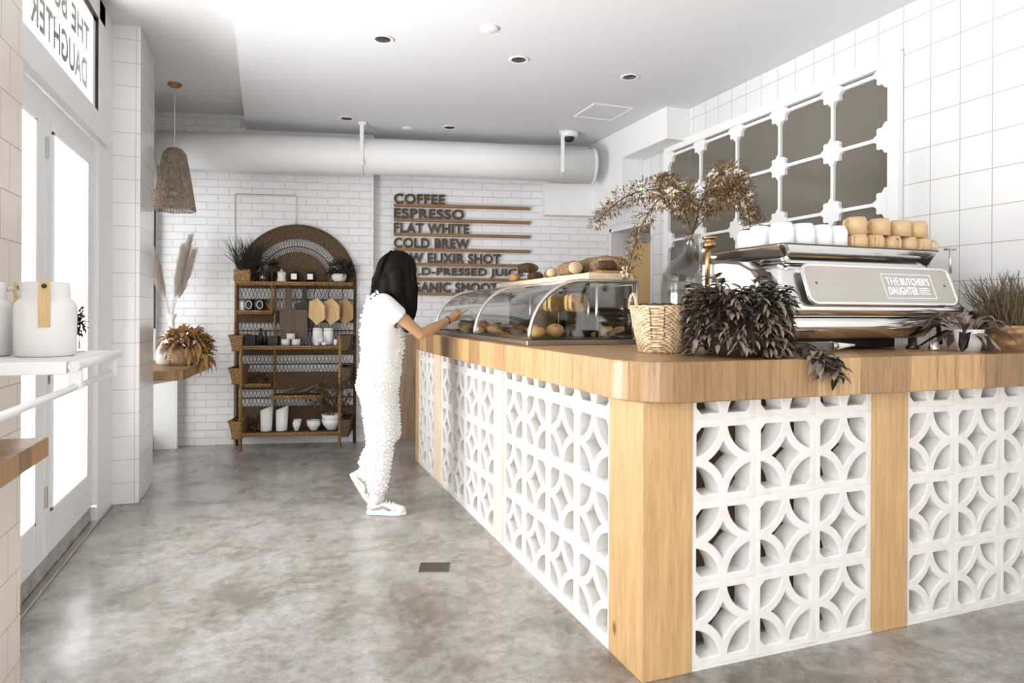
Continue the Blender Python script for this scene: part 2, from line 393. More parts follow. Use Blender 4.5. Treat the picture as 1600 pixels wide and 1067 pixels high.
# hallway behind the doorway, its tan leaf
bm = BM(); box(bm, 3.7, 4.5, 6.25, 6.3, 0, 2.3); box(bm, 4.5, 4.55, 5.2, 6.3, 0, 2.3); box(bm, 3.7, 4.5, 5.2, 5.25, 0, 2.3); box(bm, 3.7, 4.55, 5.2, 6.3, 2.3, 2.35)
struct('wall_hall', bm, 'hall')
d3 = thing('door_3', None, None, (0, 0, 0)); d3['kind'] = 'structure'
bm = BM(); box(bm, 3.60, 3.64, 5.40, 6.13, 0, 1.995); obj('door_leaf', bm, 'tan', d3, .003)
bm = BM(); box(bm, 3.395, 3.7, 5.40, 5.43, 0, 2.17); box(bm, 3.395, 3.7, 6.19, 6.23, 0, 2.17); box(bm, 3.395, 3.7, 5.40, 6.23, 2.13, 2.17); obj('door_frame', bm, 'frame', d3, .003)
bm = BM(); ball(bm, (3.575, 6.05, 1.0), .022); tube(bm, [(3.6, 6.05, 1.0), (3.575, 6.05, 1.0)], .008); obj('door_handle', bm, 'steel', d3)
bm = BM(); box(bm, -1.2, 3.7, -3.6, -3.4, 0, 3.3); struct('wall_front', bm, 'white')  # unseen wall, added to block sky light from behind the camera
# street doors
X0, X1 = -1.02, -.975
def door(name, y0, y1, g0, g1, handle_y):
    t = thing(name, None, None, ((X0+X1)/2, (y0+y1)/2, 0)); t['kind'] = 'structure'; cy = (y0+y1)/2; cx = (X0+X1)/2
    bm = BM(); h = (X1-X0)/2; zt = 2.30; zb = .11
    box(bm, -h, h, y0-cy, g0-cy, zb, zt); box(bm, -h, h, g1-cy, y1-cy, zb, zt); box(bm, -h, h, g0-cy, g1-cy, zb, .31); box(bm, -h, h, g0-cy, g1-cy, 2.15, zt)
    obj('door_frame', bm, 'frame', t, .004)
    bm = BM(); e = .018
    for a, b, c, d in ((g0, g0+e, .31, 2.15), (g1-e, g1, .31, 2.15), (g0, g1, .31, .31+e), (g0, g1, 2.15-e, 2.15)): box(bm, h*.2, h+.008, a-cy, b-cy, c, d)
    obj('glazing_bead', bm, 'white', t, .002)
    bm = BM(); box(bm, -.004, .004, g0-cy, g1-cy, .31, 2.15); obj('glass', bm, 'glass', t)
    if handle_y:
        bm = BM(); box(bm, h, h+.006, handle_y-cy-.016, handle_y-cy+.016, .93, 1.03); tube(bm, [(h, handle_y-cy, .985), (h+.045, handle_y-cy, .985), (h+.045, handle_y-cy+.07, .985)], .008)
        obj('door_handle', bm, 'steel', t)
    return t
door('door_1', 2.74, 3.70, 2.84, 3.555, None); door('door_2', 3.705, 4.64, 3.80, 4.485, 3.75)
bm = BM()
for z in (.35, 1.2, 2.0): box(bm, -.974, -.962, 3.695, 3.712, z, z+.10)
struct('trim_4', bm, 'steel', .002)
bm = BM(); box(bm, -1.08, -.95, 2.67, 2.74, 0, 2.31); box(bm, -1.08, -.95, 4.645, 4.80, 0, H); box(bm, -1.08, -.95, 4.80, 5.03, 0, 2.31)
box(bm, -1.08, -.93, 2.67, 4.80, 2.31, 2.46); box(bm, -1.08, -.95, 2.67, 4.80, 3.05, H); box(bm, -1.08, -.95, 4.80, 5.03, 2.31, H)
struct('trim_5', bm, 'frame', .004)
bm = BM(); box(bm, -1.16, -.985, 2.67, 5.03, 0, .10); struct('trim_7', bm, 'floor', .004)
bm = BM(); box(bm, -.98, -.94, 2.6, 5.1, 0, .016); struct('trim_6', bm, 'steel', .004)
win = thing('window_1', None, None, (-1.0, 3.7, 2.46)); win['kind'] = 'structure'
bm = BM(); box(bm, -.02, .03, .88, .945, 0, .59); box(bm, -.02, .03, -1.03, -.97, 0, .59); box(bm, -.02, .03, -1.03, .945, .56, .59); box(bm, -.02, .035, -1.03, .945, 0, .02)
obj('window_frame', bm, 'white', win, .003)
bm = BM(); box(bm, .03, .045, .935, .945, .0, .58); box(bm, .03, .045, -1.03, .945, .578, .588); obj('gasket', bm, 'gasket', win)
bm = BM(); box(bm, .021, .025, -.97, .88, .02, .56); obj('glass', bm, 'glass', win)
for s, wd, hh, yy, zz in (("THE BUTCHER'S", 1.52, .155, .84, .335), ('DAUGHTER', .98, .165, .79, .11)):
    me = fit(text_mesh(s, .2, .004, .001, 1.08), wd, hh)
    o = omesh('lettering', me, 'ink', win); o.matrix_local = Matrix.Translation((.018, yy, zz)) @ Matrix(((0, 0, -1, 0), (-1, 0, 0, 0), (0, 1, 0, 0), (0, 0, 0, 1)))
cn = thing('canopy', 'glass and white steel canopy outside above the street doors', 'canopy', (-1.08, 3.7, 2.36))
bm = BM(); prism(bm, [(-.0, .0), (-1.0, .28), (-1.0, .30), (0, .02)], -1.0, 1.1, axis='y'); obj('glass', bm, 'caseglass', cn)
for y in (-.9, -.1, .7):
    bm = BM(); tube(bm, [(0, y, .02), (-1.0, y, .3)], .02); tube(bm, [(0, y, .58), (-.95, y, .3)], .008); obj('strut', bm, 'white', cn)
bm = BM(); tube(bm, [(-1.0, -1, .3), (-1.0, 1.1, .3)], .022); obj('edge_bar', bm, 'white', cn)
# interior window with quatrefoil bars
w2 = thing('window_2', None, None, (3.41, 3.98, 1.56)); w2['kind'] = 'structure'
ya, yb, za, zb = 2.86-3.98, 5.10-3.98, 0, 1.16
bm = BM(); box(bm, -.012, 0, ya, yb, za, zb); obj('glass', bm, 'mirror', w2)
bm = BM(); e = .07
for a, b, c, d in ((ya-e, ya, za-e, zb+e), (yb, yb+e, za-e, zb+e), (ya, yb, zb, zb+e), (ya, yb, za-e, za)): box(bm, -.045, 0, a, b, c, d)
obj('window_frame', bm, 'white', w2, .004)
ys = [2.82, 3.27, 3.736, 4.189, 4.644, 5.10]; zs = [1.56, 1.93, 2.31, 2.69]
bm = BM()
for y in ys[1:5]: box(bm, -.034, -.012, y-3.98-.011, y-3.98+.011, za, zb)
for z in zs[1:]: box(bm, -.034, -.012, ya, yb, z-1.56-.011, z-1.56+.011)
obj('glazing_bar', bm, 'white', w2, .002)
def quatrefoil(y, z):
    pts = []
    for k in range(64):
        a = 2*PI*k/64; q = .070+.0085*math.cos(8*a)+.003*math.cos(4*a)
        yy = y-3.98+q*1.12*math.cos(a); zz = z-1.56+q*1.12*math.sin(a)
        pts.append((min(max(yy, ya+.001), yb-.001), min(max(zz, za), zb-.001)))
    out = [pts[0]]
    for p in pts[1:]:
        if (Vector(p)-Vector(out[-1])).length > 5e-4: out.append(p)
    return out
for y in ys:
    for z in zs[0:]:
        bm = BM(); prism(bm, quatrefoil(y if y > 2.9 else 2.87, z), -.042, -.013, axis='x'); obj('quatrefoil', bm, 'white', w2, .003)
# ceiling fittings
def downlight(x, y, label):
    t = thing('recessed_light', label, 'ceiling light', (x, y, 3.04), 0, 'recessed lights in the grey ceiling')
    bm = BM(); lathe(bm, [(.05, -.001), (.07, -.001), (.071, -.006), (.064, -.009), (.05, -.004)], 28); obj('trim_ring', bm, 'white', t)
    bm = BM(); lathe(bm, [(0, -.002), (.052, -.002), (.052, -.0035), (.03, -.004), (0, -.004)], 24); box(bm, -.012, .012, -.03, .03, -.008, -.004)
    obj('lamp_face', bm, 'darksteel', t)
for x, y, l in ((.70, 4.31, 'recessed ceiling light nearest the street doors'), (1.64, 4.32, 'recessed ceiling light in the middle of the grey ceiling'), (2.53, 4.34, 'recessed ceiling light nearest the mirrored window'),
                (.68, 6.19, 'recessed ceiling light in front of the duct above the shelf rack'), (1.63, 6.13, 'recessed ceiling light in front of the duct above the menu')): downlight(x, y, l)
def disc(name, x, y, r, h, m, label, cat):
    bm = BM(); lathe(bm, [(0, 0), (r, 0), (r, -h*.6), (r*.85, -h), (0, -h)], 24); o = obj(name, bm, m); o.location = (x, y, 3.04); tag(o, label, cat)
disc('smoke_detector', 1.29, 3.91, .055, .016, 'white', 'round white cover plate on the ceiling between two recessed lights', 'ceiling plate')
disc('sprinkler_cover', 1.26, 6.3, .05, .014, 'white', 'small white round plate on the ceiling close to the duct above the menu', 'ceiling plate')
t = thing('access_panel', 'white framed access panel set in the ceiling near the right wall', 'access panel', (2.76, 5.18, 3.04))
bm = BM(); box(bm, -.17, .17, -.18, .18, -.004, 0); obj('panel', bm, 'ceil', t, .001)
bm = BM()
for a in ((-.19, -.17, -.2, .2), (.17, .19, -.2, .2), (-.17, .17, -.2, -.18), (-.17, .17, .18, .2)): box(bm, *a, -.008, 0)
obj('frame', bm, 'white', t, .001)
t = thing('security_camera', 'white dome security camera on the ceiling in front of the duct end', 'security camera', (2.755, 5.87, 3.04))
bm = BM(); lathe(bm, [(0, 0), (.085, 0), (.088, -.03), (.08, -.05), (.05, -.055)], 24); obj('housing', bm, 'white', t)
bm = BM(); lathe(bm, [(.056, -.045), (.05, -.075), (.03, -.095), (0, -.1)], 20); obj('lens_dome', bm, 'black', t)
# duct with straps
t = thing('air_duct', 'large round white painted air duct running along the top of the brick wall', 'duct', W(0, -.28, 2.76), WA)
bm = BM(); tube(bm, [(-1.15, 0, 0), (-.3, 0, 0), (.66, 0, 0), (1.8, 0, 0), (2.92, 0, -.02)], .168, 40); obj('pipe', bm, 'white', t)
for u in (.665, 2.56):
    bm = BM(); box(bm, u-.018, u+.018, -.176, -.168, -.12, .275)
    tube(bm, [(u, -.176*math.cos(a*.1), -.176*math.sin(a*.1)) for a in range(0, 21)], .006, 6); box(bm, u-.03, u+.04, -.19, -.12, .255, .278)
    obj('strap', bm, 'white', t, .002)
bm = BM(); tube(bm, [(2.90, math.cos(a)*.17, math.sin(a)*.17-.02) for a in [k*PI/12 for k in range(24)]], .014, 6, closed=True); obj('collar', bm, 'ceramic_b', t)
t = thing('cable_conduit', 'thin grey cable conduit on the brick wall around and above the shelf rack', 'conduit', W(0, 0, 0), WA)
bm = BM(); tube(bm, [(-.564, -.008, .02), (-.564, -.008, 2.41), (-.555, -.008, 2.417), (0, -.008, 2.415), (.008, -.008, 2.405), (.008, -.008, 2.0)], .005, 6); obj('conduit', bm, 'steel', t)
# menu: seven rails with standing letters
items = [('COFFEE', .516, 2.381), ('ESPRESSO', .71, 2.233), ('FLAT WHITE', .765, 2.086), ('COLD BREW', .765, 1.934), ('RAW ELIXIR SHOT', 1.09, 1.785), ('COLD-PRESSED JUICE', 1.33, 1.636), ('ORGANIC SMOOTHIES', 1.31, 1.487)]
for s, wd, z in items:
    t = thing('menu_rail', 'wooden menu rail with brown letters reading '+s, 'menu sign', W(.94, .12, z-.012), WA, 'menu rails on the brick wall')
    bm = BM(); box(bm, 0, 1.395, -.045, 0, -.017, .012); obj('rail', bm, 'sign', t, .002)
    me = fit(text_mesh(s, .14, .0056, .007, 1.09), wd, .103); o = omesh('lettering', me, 'letter', t)
    o.matrix_local = Matrix.Translation((0, -.03, .012)) @ Matrix.Rotation(R(90), 4, 'X')
# floor patch
bm = BM(); box(bm, -.075, .075, -.06, .06, 0, .004); o = obj('floor_drain', bm, 'darksteel', None, .002); o.location = (.80, 3.27, 0); o.rotation_euler = (0, 0, R(-18))
tag(o, 'small dark rectangular drain cover set in the concrete floor', 'drain')
# pendant
t = thing('pendant_lamp', 'tapered woven rattan pendant lamp hanging on a white cord by the far pier', 'pendant lamp', (-.72, 6.19, H))
bm = BM(); lathe(bm, [(0, 0), (.055, 0), (.055, -.012), (.03, -.03), (0, -.03)], 20); obj('canopy', bm, 'brass', t)
bm = BM(); tube(bm, [(0, 0, -.03), (0, 0, -.56)], .004, 6); obj('cord', bm, 'white', t)
bm = BM(); n = 44; rows = 44; prof = []
for k in range(rows+1):
    f = k/rows; z = -.545-.51*f; r = .075+.087*f**.85
    if f < .06: r = .045+.03*math.sqrt(f/.06)
    prof.append((r, z))
for k in range(0, rows+1): tube(bm, [(prof[k][0]*math.cos(2*PI*i/28), prof[k][0]*math.sin(2*PI*i/28), prof[k][1]+.002*math.sin(i*14+k)) for i in range(28)], .0038 if k % 4 else .005, 5, closed=True)
for i in range(n): tube(bm, [((r+.002)*math.cos(2*PI*i/n+.02*math.sin(z*60)), (r+.002)*math.sin(2*PI*i/n+.02*math.sin(z*60)), z) for r, z in prof[::4]], .0034, 4)
obj('lamp_shade', bm, 'shade', t)
bm = BM(); ball(bm, (0, 0, -.75), .035); tube(bm, [(0, 0, -.56), (0, 0, -.72)], .018); obj('bulb', bm, 'white', t)

# ------------------------------------------------------------------ counter
def curve_block(t=.092, L=.287):
    cu = bpy.data.curves.new('b', 'CURVE'); cu.dimensions = '2D'; cu.fill_mode = 'BOTH'
    def spl(pts):
        s = cu.splines.new('POLY'); s.points.add(len(pts)-1); s.use_cyclic_u = True
        for p, q in zip(s.points, pts): p.co = (q[0]*L, q[1]*L, 0, 1)
    g = .5-.012
    spl([(-g, -g), (g, -g), (g, g), (-g, g)])
    R2, r1, ins, ch = .546, .468, .432, .085
    star = []
    for cx, cy, a0 in ((.5, .5, 180), (-.5, .5, 270), (-.5, -.5, 0), (.5, -.5, 90)):
        t0 = math.acos(.5/R2); a = R(a0)
        for k in range(9):
            q = a+t0+(PI/2-2*t0)*(1-k/8)*1.0 if False else a+(PI/2-t0)-(PI/2-2*t0)*k/8
            star.append((cx+R2*math.cos(q), cy+R2*math.sin(q)))
    # order the star by angle round the centre
    star = sorted(set((round(x, 4), round(y, 4)) for x, y in star), key=lambda p: math.atan2(p[1], p[0]))
    spl(star)
    for sx, sy in ((1, 1), (-1, 1), (-1, -1), (1, -1)):
        e = math.asin((.5-ins)/r1); pts = []
        for k in range(11):
            q = PI+e+(PI/2-2*e)*k/10; pts.append((.5+r1*math.cos(q), .5+r1*math.sin(q)))
        pts += [(ins, ins-ch), (ins-ch, ins)]
        spl([(x*sx, y*sy) for x, y in pts])
    cu.extrude = t/2-.006; cu.bevel_depth = .006; cu.bevel_resolution = 2
    o = bpy.data.objects.new('b', cu); C.objects.link(o); me = evaluated(o); bpy.data.objects.remove(o)
    bm = BM(); bm.from_mesh(me); bmesh.ops.remove_doubles(bm, verts=bm.verts, dist=1e-5)
    bmesh.ops.rotate(bm, verts=bm.verts, cent=(0, 0, 0), matrix=Matrix.Rotation(R(90), 3, 'X'))   # face towards -y
    bmesh.ops.recalc_face_normals(bm, faces=bm.faces)
    return bm
bmf = curve_block(); me_full = bpy.data.meshes.new('breeze_block'); 
bmc = bmf.copy(); bmf.to_mesh(me_full); bmf.free()
bmesh.ops.bisect_plane(bmc, geom=bmc.verts[:]+bmc.edges[:]+bmc.faces[:], plane_co=(0, 0, -.1435+.0745), plane_no=(0, 0, 1), clear_outer=True)
me_cut = bpy.data.meshes.new('breeze_block'); bmc.to_mesh(me_cut); bmc.free()
for m_ in (me_full, me_cut): m_.materials.append(M['block'])
cnt = thing('service_counter', 'L-shaped service counter faced with white breeze blocks and pine posts', 'counter', (1.225, 2.0, 0))
def blk(x, y, z, rz, sx, me):
    o = bpy.data.objects.new('breeze_block', me); C.objects.link(o); o.parent = cnt; o.location = (x-1.225, y-2.0, z); o.rotation_euler = (0, 0, rz); o.scale = (sx, 1, .2945/.287)
T = .049
def panel(a, n, wd, side):
    for i in range(n):
        for j in range(4):
            c = a+wd*(i+.5); z = .011+.2945*(j+.5)
            me = me_full if j < 3 else me_cut
            if side == 'front': blk(c, 2.008+T, z, 0, wd/.287, me)
            else: blk(1.233+T, c, z, R(-90), wd/.287, me)
panel(1.43, 3, .2867, 'front'); panel(2.48, 3, .287, 'front')
panel(2.245, 4, .305, 'left'); panel(3.61, 4, .3125, 'left'); panel(5.06, 2, .287, 'left')
def post(x0, x1, y0, y1, m='post', z1=.972):
    bm = BM(); box(bm, x0-1.225, x1-1.225, y0-2, y1-2, 0, z1); return obj('post', bm, m, cnt, .004)
post(1.225, 1.43, 2.0, 2.243); post(2.29, 2.48, 2.0, 2.17); post(3.341, 3.405, 2.0, 2.17)
post(1.225, 1.39, 3.466, 3.609, 'post_pale'); post(1.225, 1.39, 4.861, 5.059, 'post_pale'); post(1.225, 1.39, 5.635, 5.72)
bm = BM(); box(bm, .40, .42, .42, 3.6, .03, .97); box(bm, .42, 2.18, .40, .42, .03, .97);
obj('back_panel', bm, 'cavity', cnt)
bm = BM(); box(bm, .004, .16, .243, 3.64, 0, .0105); box(bm, .205, 2.18, .006, .16, 0, .0105); obj('mortar_bed', bm, 'block', cnt)
# worktop outline with a rounded corner
r = .20; X, Y = 1.172, 1.935
pts = [(X+r-r*math.cos(a), Y+r-r*math.sin(a)) for a in [PI/2*k/14 for k in range(15)]]
pts += [(3.405, Y), (3.405, 2.75), (2.34, 2.75), (2.34, 5.50), (X, 5.50)]
bm = BM(); prism(bm, pts, .972, 1.115); o = obj('countertop', bm, 'top', None, .006, 3)
tag(o, 'thick oak worktop with a rounded corner lying on the breeze block counter', 'countertop')
CT = 1.115
# ------------------------------------------------------------------ wicker shelf rack
rk = thing('shelf_rack', 'arched dark wicker and cane shelf rack standing against the white brick wall', 'shelf rack', W(0, 0, 0), WA)
def rp(name, bm, m, bev=0): return obj(name, bm, m, rk, bev)
UC, ZC, D0 = .02, 1.565, -.035
bm = BM(); pts = [(-.535, D0, 0), (-.535, D0, ZC)]
arch = [(UC+.552*math.cos(a), D0, ZC+.552*math.sin(a)) for a in [PI-PI*k/36 for k in range(37)]]
tube(bm, arch, .015, 8); tube(bm, [(UC-.552, D0, 0), (UC-.552, D0, ZC)], .015, 8); tube(bm, [(UC+.552, D0, 0), (UC+.552, D0, ZC)], .015, 8)
rp('back_frame', bm, 'wicker')
def ann(bm, r0, r1, d0, d1, n=40):
    P = [[(UC+q*math.cos(a), d, ZC+q*math.sin(a)) for a in [PI*k/n for k in range(n+1)]] for q in (r0, r1) for d in (d0, d1)]
    V = [[bm.verts.new(p) for p in ring] for ring in P]
    for k in range(n):
        for a, b in ((0, 1), (1, 3), (3, 2), (2, 0)): bm.faces.new((V[a][k], V[a][k+1], V[b][k+1], V[b][k]))
    for k in (0, n): bm.faces.new([V[i][k] for i in (0, 1, 3, 2)])
bm = BM(); ann(bm, .425, .545, -.045, -.027); rp('woven_arch', bm, 'wicker')
bm = BM(); ann(bm, .005, .30, -.045, -.03); rp('woven_dome', bm, 'wicker')
bm = BM(); tube(bm, [(UC+.352*math.cos(PI*k/30), D0, ZC+.352*math.sin(PI*k/30)) for k in range(31)], .0055, 6)
for k in range(48):
    a = PI*(k+.5)/48
    for s in (-1, 1): tube(bm, [(UC+.30*math.cos(a), D0, ZC+.30*math.sin(a)), (UC+.427*math.cos(a+s*.055), D0, ZC+.427*math.sin(a+s*.055))], .0022, 4)
rp('arch_lattice', bm, 'wicker')
for z0, z1 in ((1.505, 1.575), (1.175, 1.295), (.86, .965), (.53, .70), (.12, .37)):
    bm = BM(); box(bm, UC-.545, UC+.545, -.043, -.03, z0, z1); rp('woven_band', bm, 'wicker')
for z0, z1, zr in ((1.295, 1.505, 1.40), (.965, 1.175, 1.10), (.70, .86, .775), (.37, .53, .45)):
    bm = BM(); tube(bm, [(UC-.545, D0, zr), (UC+.545, D0, zr)], .006, 6)
    n = 30; h = z1-z0
    for zz0, zz1 in ((z0, zr), (zr, z1)):
        for k in range(n):
            u = UC-.53+1.06*k/n
            for s in (-1, 1):
                u1 = u+s*.035*(zz1-zz0)/.1
                if abs(u1-UC) < .545: tube(bm, [(u, D0, zz0), (u1, D0, zz1)], .0023, 4, cap=False)
    rp('lattice_panel', bm, 'wicker')
def shelf(name, u0, u1, d0, d1, z, th=.022, rail=True, m='wicker'):
    bm = BM(); box(bm, u0, u1, d0, d1, z-th, z-.002); rp(name, bm, m)
    if rail:
        bm = BM(); tube(bm, [(u0-.01, d0, z-.008), (u1+.01, d0, z-.008)], .011, 8); tube(bm, [(u0, d0, z-.026), (u1, d0, z-.026)], .007, 8); rp('shelf_rail', bm, 'cane')
shelf('shelf', -.50, .56, -.20, -.04, 1.565); shelf('shelf', -.49, -.18, -.20, -.04, 1.292); shelf('shelf', -.43, .465, -.325, -.04, .965)
shelf('shelf', -.17, .33, -.29, -.04, .498); shelf('shelf', -.43, -.2, -.16, -.04, .60); shelf('shelf', -.43, .465, -.325, -.04, .158)
for u in (-.425, .462):
    bm = BM(); tube(bm, [(u, -.325, 0), (u, -.325, 1.045)], .014, 8)
    for z in (.02, .158, .6, .96): lathe(bm, [(.014, z-.012), (.0175, z), (.014, z+.012)], 8, (u, -.325, 0))
    ball(bm, (u, -.325, 1.045), .018); rp('front_post', bm, 'cane')
for u in (-.505,):
    bm = BM(); tube(bm, [(u, -.2, 1.05), (u, -.2, 1.56)], .011, 8); rp('upper_post', bm, 'cane')
bm = BM(); tube(bm, [(-.18, -.05, .37), (-.18, -.05, 1.56)], .011, 8); tube(bm, [(-.18, -.2, 1.29), (-.18, -.2, 1.56)], .009, 8); rp('divider_post', bm, 'cane')
def sidebasket(sg, z0, z1):
    bm = BM(); a = -.425 if sg < 0 else .462; o_ = sg*.105
    for (u, zz) in (): pass
    lo = [(a, -.33), (a+o_*.7, -.33), (a+o_*.7, -.05), (a, -.05)]; hi = [(a, -.335), (a+o_, -.335), (a+o_, -.05), (a, -.05)]
    L = [bm.verts.new((u, d, z0)) for u, d in lo]; Hh = [bm.verts.new((u, d, z1)) for u, d in hi]
    bm.faces.new(L)
    for k in range(4): bm.faces.new((L[k], L[(k+1) % 4], Hh[(k+1) % 4], Hh[k]))
    for z, ring in ((z1, hi), (z0, lo)): tube(bm, [(u, d, z) for u, d in ring], .009, 6, closed=True)
    rp('side_basket', bm, 'cane' if sg < 0 else 'wicker')
for sg in (-1, 1):
    for z in ((.925, 1.06), (.62, .76), (.115, .27)): sidebasket(sg, *z)

# ------------------------------------------------------------------ plant makers
def rv(s=1): return Vector((random.uniform(-s, s), random.uniform(-s, s), random.uniform(-s, s)))
def grass(bm, c, n, h, spread, r=.0022, curl=.3):
    for _ in range(n):
        a = random.uniform(0, 2*PI); q = random.random()**.6*spread; hh = h*random.uniform(.55, 1)
        p = Vector(c)+Vector((math.cos(a), math.sin(a), 0))*q*.35; pts = [p]; d = Vector((math.cos(a)*q/h, math.sin(a)*q/h, 1))
        for k in range(4): d = (d+rv(curl)).normalized(); p = p+d*hh/4; pts.append(p)
        tube(bm, pts, [r, r, r*.8, r*.6, r*.25], 4, cap=False)
def leafball(bm, c, rad, n, L, Wd, droop=.4, sq=(1, 1, 1), mi=0, inner=.5):
    for _ in range(n):
        v = rv().normalized(); p = Vector(c)+Vector((v.x*sq[0], v.y*sq[1], v.z*sq[2]))*rad*random.uniform(inner, 1)
        leaf(bm, p, v+rv(.6)+Vector((0, 0, .1)), L*random.uniform(.6, 1.1), Wd*random.uniform(.6, 1.1), droop=droop*random.random(), mi=mi)

# ------------------------------------------------------------------ things on the rack
def rthing(name, label, cat, u, d, z, group=None): return thing(name, label, cat, W(u, d, z), WA, group)
t = rthing('basket_planter', 'square golden woven basket of spiky dark grass at left of the rack top shelf', 'planter', -.455, -.13, 1.567)
bm = BM(); box(bm, -.075, .075, -.06, .06, 0, .115); obj('basket', bm, 'cane', t, .008); bm = BM(); grass(bm, (.02, 0, .1), 150, .36, .2, .003); clampv(bm, 1, hi=.085); obj('foliage', bm, 'leafg', t)
t = rthing('potted_plant', 'leafy dried plant in a small grey pot beside the golden basket on the rack', 'potted plant', -.27, -.11, 1.567)
bm = BM(); lathe(bm, [(0, 0), (.035, 0), (.05, .08), (.045, .08), (.04, .07), (0, .07)], 16); obj('pot', bm, 'steel', t)
bm = BM(); leafball(bm, (-.01, 0, .13), .12, 120, .09, .028, .6, (1.1, .6, .8)); clampv(bm, 1, hi=.07); clampv(bm, 2, lo=.004); obj('foliage', bm, ['leafg'], t)
bm = BM(); leafball(bm, (-.01, -.03, .13), .11, 26, .085, .022, .9, (1.1, .5, .8)); obj('pale_leaves', bm, ['leafm'], t)
t = rthing('ceramic_jar', 'white lidded ceramic jar on the rack top shelf', 'jar', -.105, -.13, 1.567)
bm = BM(); lathe(bm, [(0, 0), (.045, 0), (.045, .015), (.036, .04), (.04, .08), (.042, .088), (0, .088)], 20); obj('body', bm, 'ceramic', t)
bm = BM(); lathe(bm, [(.042, .089), (.03, .1), (.008, .104), (.012, .118), (0, .124)], 18); obj('lid', bm, 'ceramic_b', t)
for u, l in ((.015, 'small dark jar with a white label beside the white lidded jar'), (.165, 'small dark jar with a white label nearest the bushy plant on the rack')):
    t = rthing('labelled_jar', l, 'jar', u, -.13, 1.567, 'labelled dark jars on the rack')
    bm = BM(); lathe(bm, [(0, 0), (.04, 0), (.04, .085), (.03, .095), (0, .095)], 18); obj('glass', bm, 'black', t)
    bm = BM(); box(bm, -.026, .026, -.0425, -.0395, .025, .078); obj('label', bm, 'ceramic', t)
    bm = BM(); lathe(bm, [(.024, .0955), (.024, .11), (0, .11)], 14); obj('lid', bm, 'darkbrown', t)
t = rthing('potted_plant', 'bushy dark plant in a white pot at the right end of the rack top', 'potted plant', .43, -.12, 1.567)
bm = BM(); lathe(bm, [(0, 0), (.04, 0), (.07, .035), (.075, .08), (.068, .085), (.05, .06), (0, .06)], 20); obj('pot', bm, 'ceramic_b', t)
bm = BM(); grass(bm, (0, 0, .07), 60, .12, .14, .002, .6); leafball(bm, (.02, 0, .13), .12, 300, .06, .016, .5, (1.15, .8, .7)); clampv(bm, 1, hi=.075); obj('foliage', bm, 'leafg', t)
def mug(bm, r, h, n=24, c=(0, 0, 0)):
    lathe(bm, [(0, 0), (r*.85, 0), (r, h*.12), (r, h), (r*.9, h), (r*.88, h*.15), (0, h*.12)], n, c)
for u, l in ((-.395, 'black mug with a white ring mark nearest the left post of the rack'), (-.295, 'black mug with a white ring mark right of its twin on the small rack shelf')):
    t = rthing('mug', l, 'mug', u, -.13, 1.294, 'black ringed mugs on the rack')
    bm = BM(); mug(bm, .043, .105); obj('body', bm, 'black', t)
    bm = BM(); tube(bm, [(.026*math.cos(a), -.046, .053+.038*math.sin(a)) for a in [k*PI/10 for k in range(20)]], .0042, 5, closed=True); obj('ring_mark', bm, 'ceramic', t)
    bm = BM(); tube(bm, [(.043, 0, .085), (.07, 0, .08), (.072, 0, .035), (.043, 0, .025)], .006, 6); obj('handle', bm, 'black', t)
t = rthing('beaker', 'small white beaker on the rack shelf left of the black mugs', 'beaker', -.463, -.10, 1.294); bm = BM(); mug(bm, .022, .085, 16); obj('body', bm, 'ceramic', t)
t = rthing('woven_pouch', 'small brown woven ball beside the divider post on the rack', 'ornament', -.222, -.10, 1.294); bm = BM(); ball(bm, (0, 0, .045), .036, 3, (1, 1, 1.25)); obj('body', bm, 'cane', t)
# hanging boards
def rounded_board(w_, h_, th, hw, hh):
    p = rrect(-w_/2, w_/2, 0, h_, .012); i = next(k for k, q in enumerate(p) if q[0] < hw/2 and q[1] > h_-.001)
    return p
t = rthing('chopping_board', 'large dark walnut chopping board hanging by its handle in the rack', 'chopping board', .018, -.15, 1.01)
bm = BM(); prism(bm, [(-.13, .0), (.11, .0), (.125, .015), (.125, .28), (.11, .295), (-.015, .295), (-.03, .31), (-.03, .50), (-.085, .50), (-.085, .31), (-.10, .295), (-.13, .295), (-.135, .28)], -.01, .012, axis='y'); obj('board', bm, 'darkboard', t, .003)
t = rthing('chopping_board', 'narrow dark board hanging behind the large walnut board in the rack', 'chopping board', .10, -.10, 1.12)
bm = BM(); prism(bm, [(-.08, 0), (.08, 0), (.08, .24), (.02, .26), (.02, .41), (-.02, .41), (-.02, .26), (-.08, .24)], -.008, .008, axis='y'); obj('board', bm, 'black', t, .003)
for u, m, l, g in ((.235, 'hexa', 'pale hexagonal wooden board hanging nearest the walnut chopping board', -.215), (.365, 'hexa', 'pale hexagonal wooden board hanging between two other hexagonal boards', -.18), (.49, 'hexb', 'darker hexagonal wooden board hanging furthest right in the rack', -.145)):
    t = thing('hexagonal_board', l, 'chopping board', W(u, g, 1.29), WA+R(-28), 'hexagonal boards hanging in the rack')
    bm = BM(); prism(bm, [(0, -.135), (.085, -.075), (.085, .05), (.01, .125), (-.075, .09), (-.085, -.055)], -.007, .007, axis='y'); obj('board', bm, m, t, .002)
    bm = BM(); tube(bm, [(-.02, 0, .10), (-.03, 0, .16), (-.02, 0, .235), (-.005, 0, .25)], .0035, 5); obj('hook', bm, 'black', t)
    t.rotation_euler = (0, 0, WA+R(-20))
